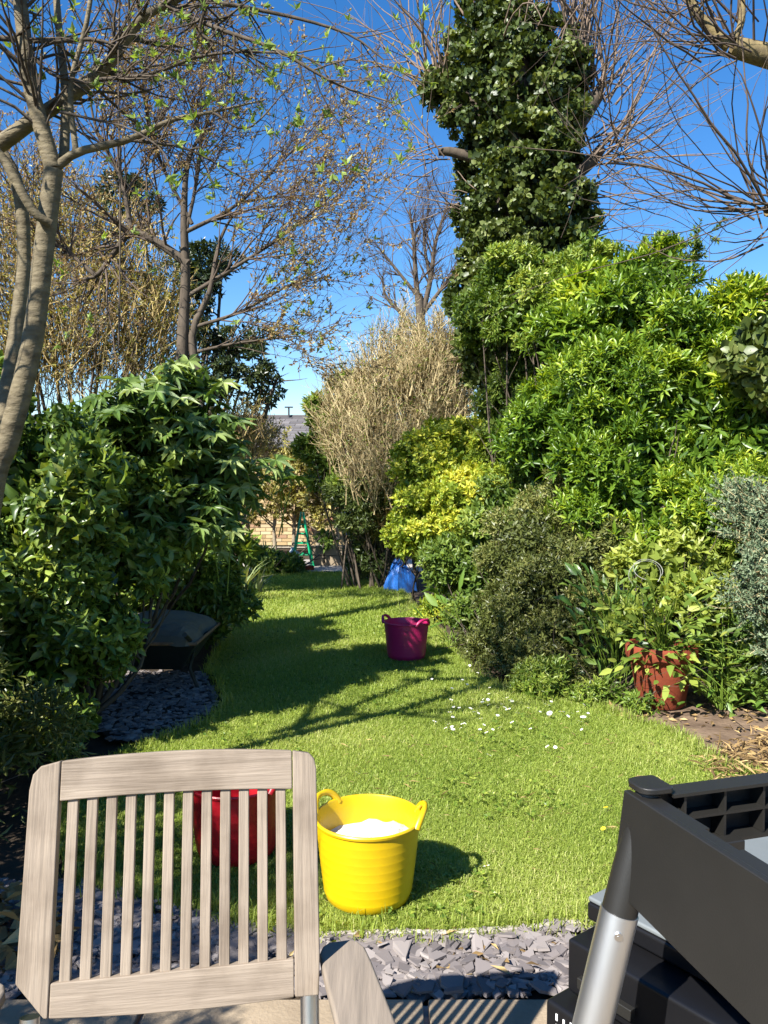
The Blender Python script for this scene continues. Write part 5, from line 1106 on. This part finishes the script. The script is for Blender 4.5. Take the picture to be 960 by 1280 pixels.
# steel legs, arms, seat
for s, u, sp in ((-1, .02, .01), (1, Wd - .018, -.01)):
    top = bp(u, .03, -T_ - .0185); mb = MB(); p0 = bp(u, -.002, -.014); mb.tube([bp(u, .0, -.013), bp(u, -.06, -.013), bp(u, -.14, -.013)], .0165, 16); mb.out('pivot_tube', M['steel'], chair, smooth=True)
    mb = MB(); f = bp(u, -.14, -.013); foot = f * [1, 1, 0] - Fd * .12 + [0, 0, .012]; mb.tube([f, foot], .0165, 14); mb.out('leg', M['steel'], chair, smooth=True)
    ff = f * [1, 1, 0] + Fd * .42 + U * s * .03; mb = MB(); mb.tube([ff + [0, 0, .012], ff + [0, 0, .532]], .0165, 14); mb.out('leg', M['steel'], chair, smooth=True)
armz = .552
for s, ub in ((1, Wd + .042), (-1, -.06)):
    a0 = bp(ub, 0) * [1, 1, 0]; a0 = a0 - Fd * (.09 if s > 0 else .05) + [0, 0, armz]; dirA = unit(Fd + U * s * .10); sA = unit(np.cross(dirA, [0, 0, 1])); poly = []
    La, wa = .52, .045
    for t, ww in ((0, .45), (.01, .75), (.03, .95), (.07, 1.0), (.25, 1.05), (.42, .95), (.49, .8), (.52, .4)): poly.append(a0 + dirA * t + sA * wa * ww)
    poly += [2 * (a0 + dirA * ((p - a0) @ dirA)) - p for p in poly[::-1]]
    mb = MB(); mb.prism(poly, (0, 0, -.022)); mb.out('armrest', M['teak_y'], chair, bevel=.006, seg=3)
sz = .43
for k in range(9):
    c = bp(Wd / 2, 0) * [1, 1, 0] + Fd * (.02 + .048 * k) + [0, 0, sz]; mb = MB(); mb.box(c, (Wd - .05, .038, .016), [U, -Fd, [0, 0, 1]]); mb.out('seat_slat', M['teak_h'], chair, bevel=.003)
for s in (.03, Wd - .03):
    c = bp(s, 0) * [1, 1, 0] + Fd * .2 + [0, 0, sz - .024]; mb = MB(); mb.box(c, (.03, .46, .03), [U, -Fd, [0, 0, 1]]); mb.out('seat_rail', M['teak_y'], chair, bevel=.003)

# ------------------------------------------------------------------ black table frame on aluminium legs
TZ = .85; C0 = at(797, 990, 1.47); C0[2] = TZ
e2 = unit(np.array([.105, -.35, 0])); e1 = np.array([-e2[1], e2[0], 0])
tab = thing('table_frame', (C0 + e1 * .4 + e2 * .4) * [1, 1, 0] + [0, 0, .012], 'black moulded plastic table frame without top, on aluminium legs, lower right', 'table')
def tp_(a, b, z): return np.array([C0[0], C0[1], 0]) + e1 * a + e2 * b + np.array([0, 0, z])
# left skirt: tall, deepening towards the camera
LT = .86; mb = MB(); top, bot = [], []
for t in np.linspace(0, 1, 12):
    b = -.012 + t * (LT + .02); fl = -.046 + .03 * min(t * 1.5, 1); top.append(tp_(-.022, b, TZ - .006)); bot.append(tp_(fl, b, TZ - .185 - .07 * min(t * 1.6, 1)))
mb.prism(top + bot[::-1], e1 * .014); mb.out('skirt', M['blackpl'], tab, bevel=.003)
mb = MB(); 
for k, (b0_, b1_, d) in enumerate(((.02, .17, .03), (.17, .25, .021), (.25, .34, .03), (.34, .42, .018), (.42, .80, .03))): mb.box(tp_(d / 2 - .008, (b0_ + b1_) / 2, TZ - .012), (d, b1_ - b0_, .008), [e1, -e2, [0, 0, 1]])
mb.out('inner_ledge', M['blackpl'], tab)
# far skirt with its open ribs towards us
FW = .86; mb = MB(); mb.box(tp_(FW / 2, .0, TZ - .055), (FW, .008, .10), [e1, -e2, [0, 0, 1]]); mb.out('skirt', M['blackpl'], tab, bevel=.002)
mb = MB(); mb.box(tp_(FW / 2 + .02, .024, TZ - .005), (FW - .05, .044, .006), [e1, -e2, [0, 0, 1]]); mb.box(tp_(FW / 2 + .02, .022, TZ - .052), (FW - .06, .036, .005), [e1, -e2, [0, 0, 1]]); mb.box(tp_(FW / 2 + .02, .024, TZ - .103), (FW - .05, .042, .006), [e1, -e2, [0, 0, 1]])
mb.out('rib_shelf', M['blackpl'], tab)
for k in range(9):
    mb = MB(); mb.box(tp_(.075 + k * .088, .022, TZ - .054), (.005, .034, .09), [e1, -e2, [0, 0, 1]]); mb.out('rib', M['blackpl'], tab)
mb = MB(); mb.box(tp_(FW, LT / 2, TZ - .09), (.014, LT, .17), [e1, -e2, [0, 0, 1]]); mb.out('skirt', M['blackpl'], tab, bevel=.003)
mb = MB(); mb.box(tp_(FW / 2, LT + .02, TZ - .09), (FW, .014, .17), [e1, -e2, [0, 0, 1]]); mb.out('skirt', M['blackpl'], tab, bevel=.003)
mb = MB(); mb.box(tp_(.16, .05, TZ - .16), (.055, .03, .13), [e1, -e2, [0, 0, 1]]); mb.out('bracket', M['blackpl'], tab, bevel=.003)
def table_leg(a, b, sx, sy, cap=True):
    topc = tp_(a, b, TZ - .012); sp_ = e1 * sx * .26 - e2 * sy * .05; 
    def ax(z): return topc + sp_ * (TZ - z) + np.array([0, 0, z - TZ + .012])
    mb = MB(); mb.tube([ax(TZ - .004), ax(TZ - .06), ax(TZ - .14), ax(TZ - .235)], [.022, .026, .031, .0325], 24); mb.out('socket', M['blackpl'], tab, smooth=True)
    mb = MB(); mb.tube([ax(TZ - .222), ax(TZ - .3), ax(.012)], .0345, 28); lg = mb.out('leg', M['alu'], tab, smooth=True)
    scn = ax(TZ - .25); ou = unit(-scn * [1, 1, 0] + e1 * .22); mb = MB(); mb.tube([scn + ou * .032, scn + ou * .0375], .0075, 14); mb.tube([scn + ou * .0375, scn + ou * .0382], .003, 8); mb.out('bolt', M['steel'], lg, smooth=True)
    mb = MB(); cc = tp_(a, b, TZ); pol = [cc + e1 * (.032 * x) + e2 * (.034 * y) for x, y in ((-1, -.5), (-.75, -.9), (-.3, -1), (.8, -1), (1, -.8), (1, .8), (.8, 1), (-.3, 1), (-.75, .85), (-1, .5))]
    mb.prism(pol, (0, 0, .013)); cp = mb.out('corner_cap', M['blackpl'], tab, bevel=.004, seg=3)
table_leg(.016, .012, -1, .2); table_leg(FW - .016, .012, 1, .2); table_leg(.016, LT, -1, -1); table_leg(FW - .016, LT, 1, -1)

# ------------------------------------------------------------------ black appliance with grey lid below the table
q1 = unit(np.array([.8, .6, 0])); q2 = np.array([q1[1], -q1[0], 0]); AZ = .45; K = at(733, 1128, 1.84); K[2] = 0
ap = thing('boxy_appliance', K + q1 * .3 + q2 * .25 + [0, 0, .012], 'black boxy plastic machine with a flat grey lid under the table frame', 'appliance')
def kp(a, b, z): return K + q1 * a + q2 * b + np.array([0, 0, z])
def kbox(name, a0, a1, b0_, b1_, z0, z1, mat, bev=.008, parent=ap):
    mb = MB(); mb.box(kp((a0 + a1) / 2, (b0_ + b1_) / 2, (z0 + z1) / 2), (a1 - a0, b1_ - b0_, z1 - z0), [q1, -q2, [0, 0, 1]]); return mb.out(name, mat, parent, bevel=bev, seg=3)
kbox('lid', .002, .70, .002, .36, AZ - .012, AZ, M['greylid'], .005)
kbox('lid_base', 0, .71, 0, .40, AZ - .055, AZ - .013, M['blackgl'])
kbox('body', -.09, .66, .02, .47, .27, AZ - .06, M['blackgl'])
mb = MB(); mb.tube([kp(-.02, .43, AZ - .05), kp(.7, .43, AZ - .05)], .045, 20); mb.out('front_roll', M['blackgl'], ap, smooth=True)
bs = kbox('base', -.14, .62, .0, .5, .012, .26, M['blackgl'], .01)
sl_ = kbox('slot', -.105, -.085, .06, .2, .30, .325, M['blackpl'], .002)
for k in range(4):                                           # small white print on the side of the base
    for r in range(7):
        h = rnd(.010, .022); mb = MB(); mb.box(kp(-.1412, .035 + .02 * k, .236 - r * .026), (.0012, .0055, h), [q1, -q2, [0, 0, 1]]); mb.out('print_mark', M['print'], bs)
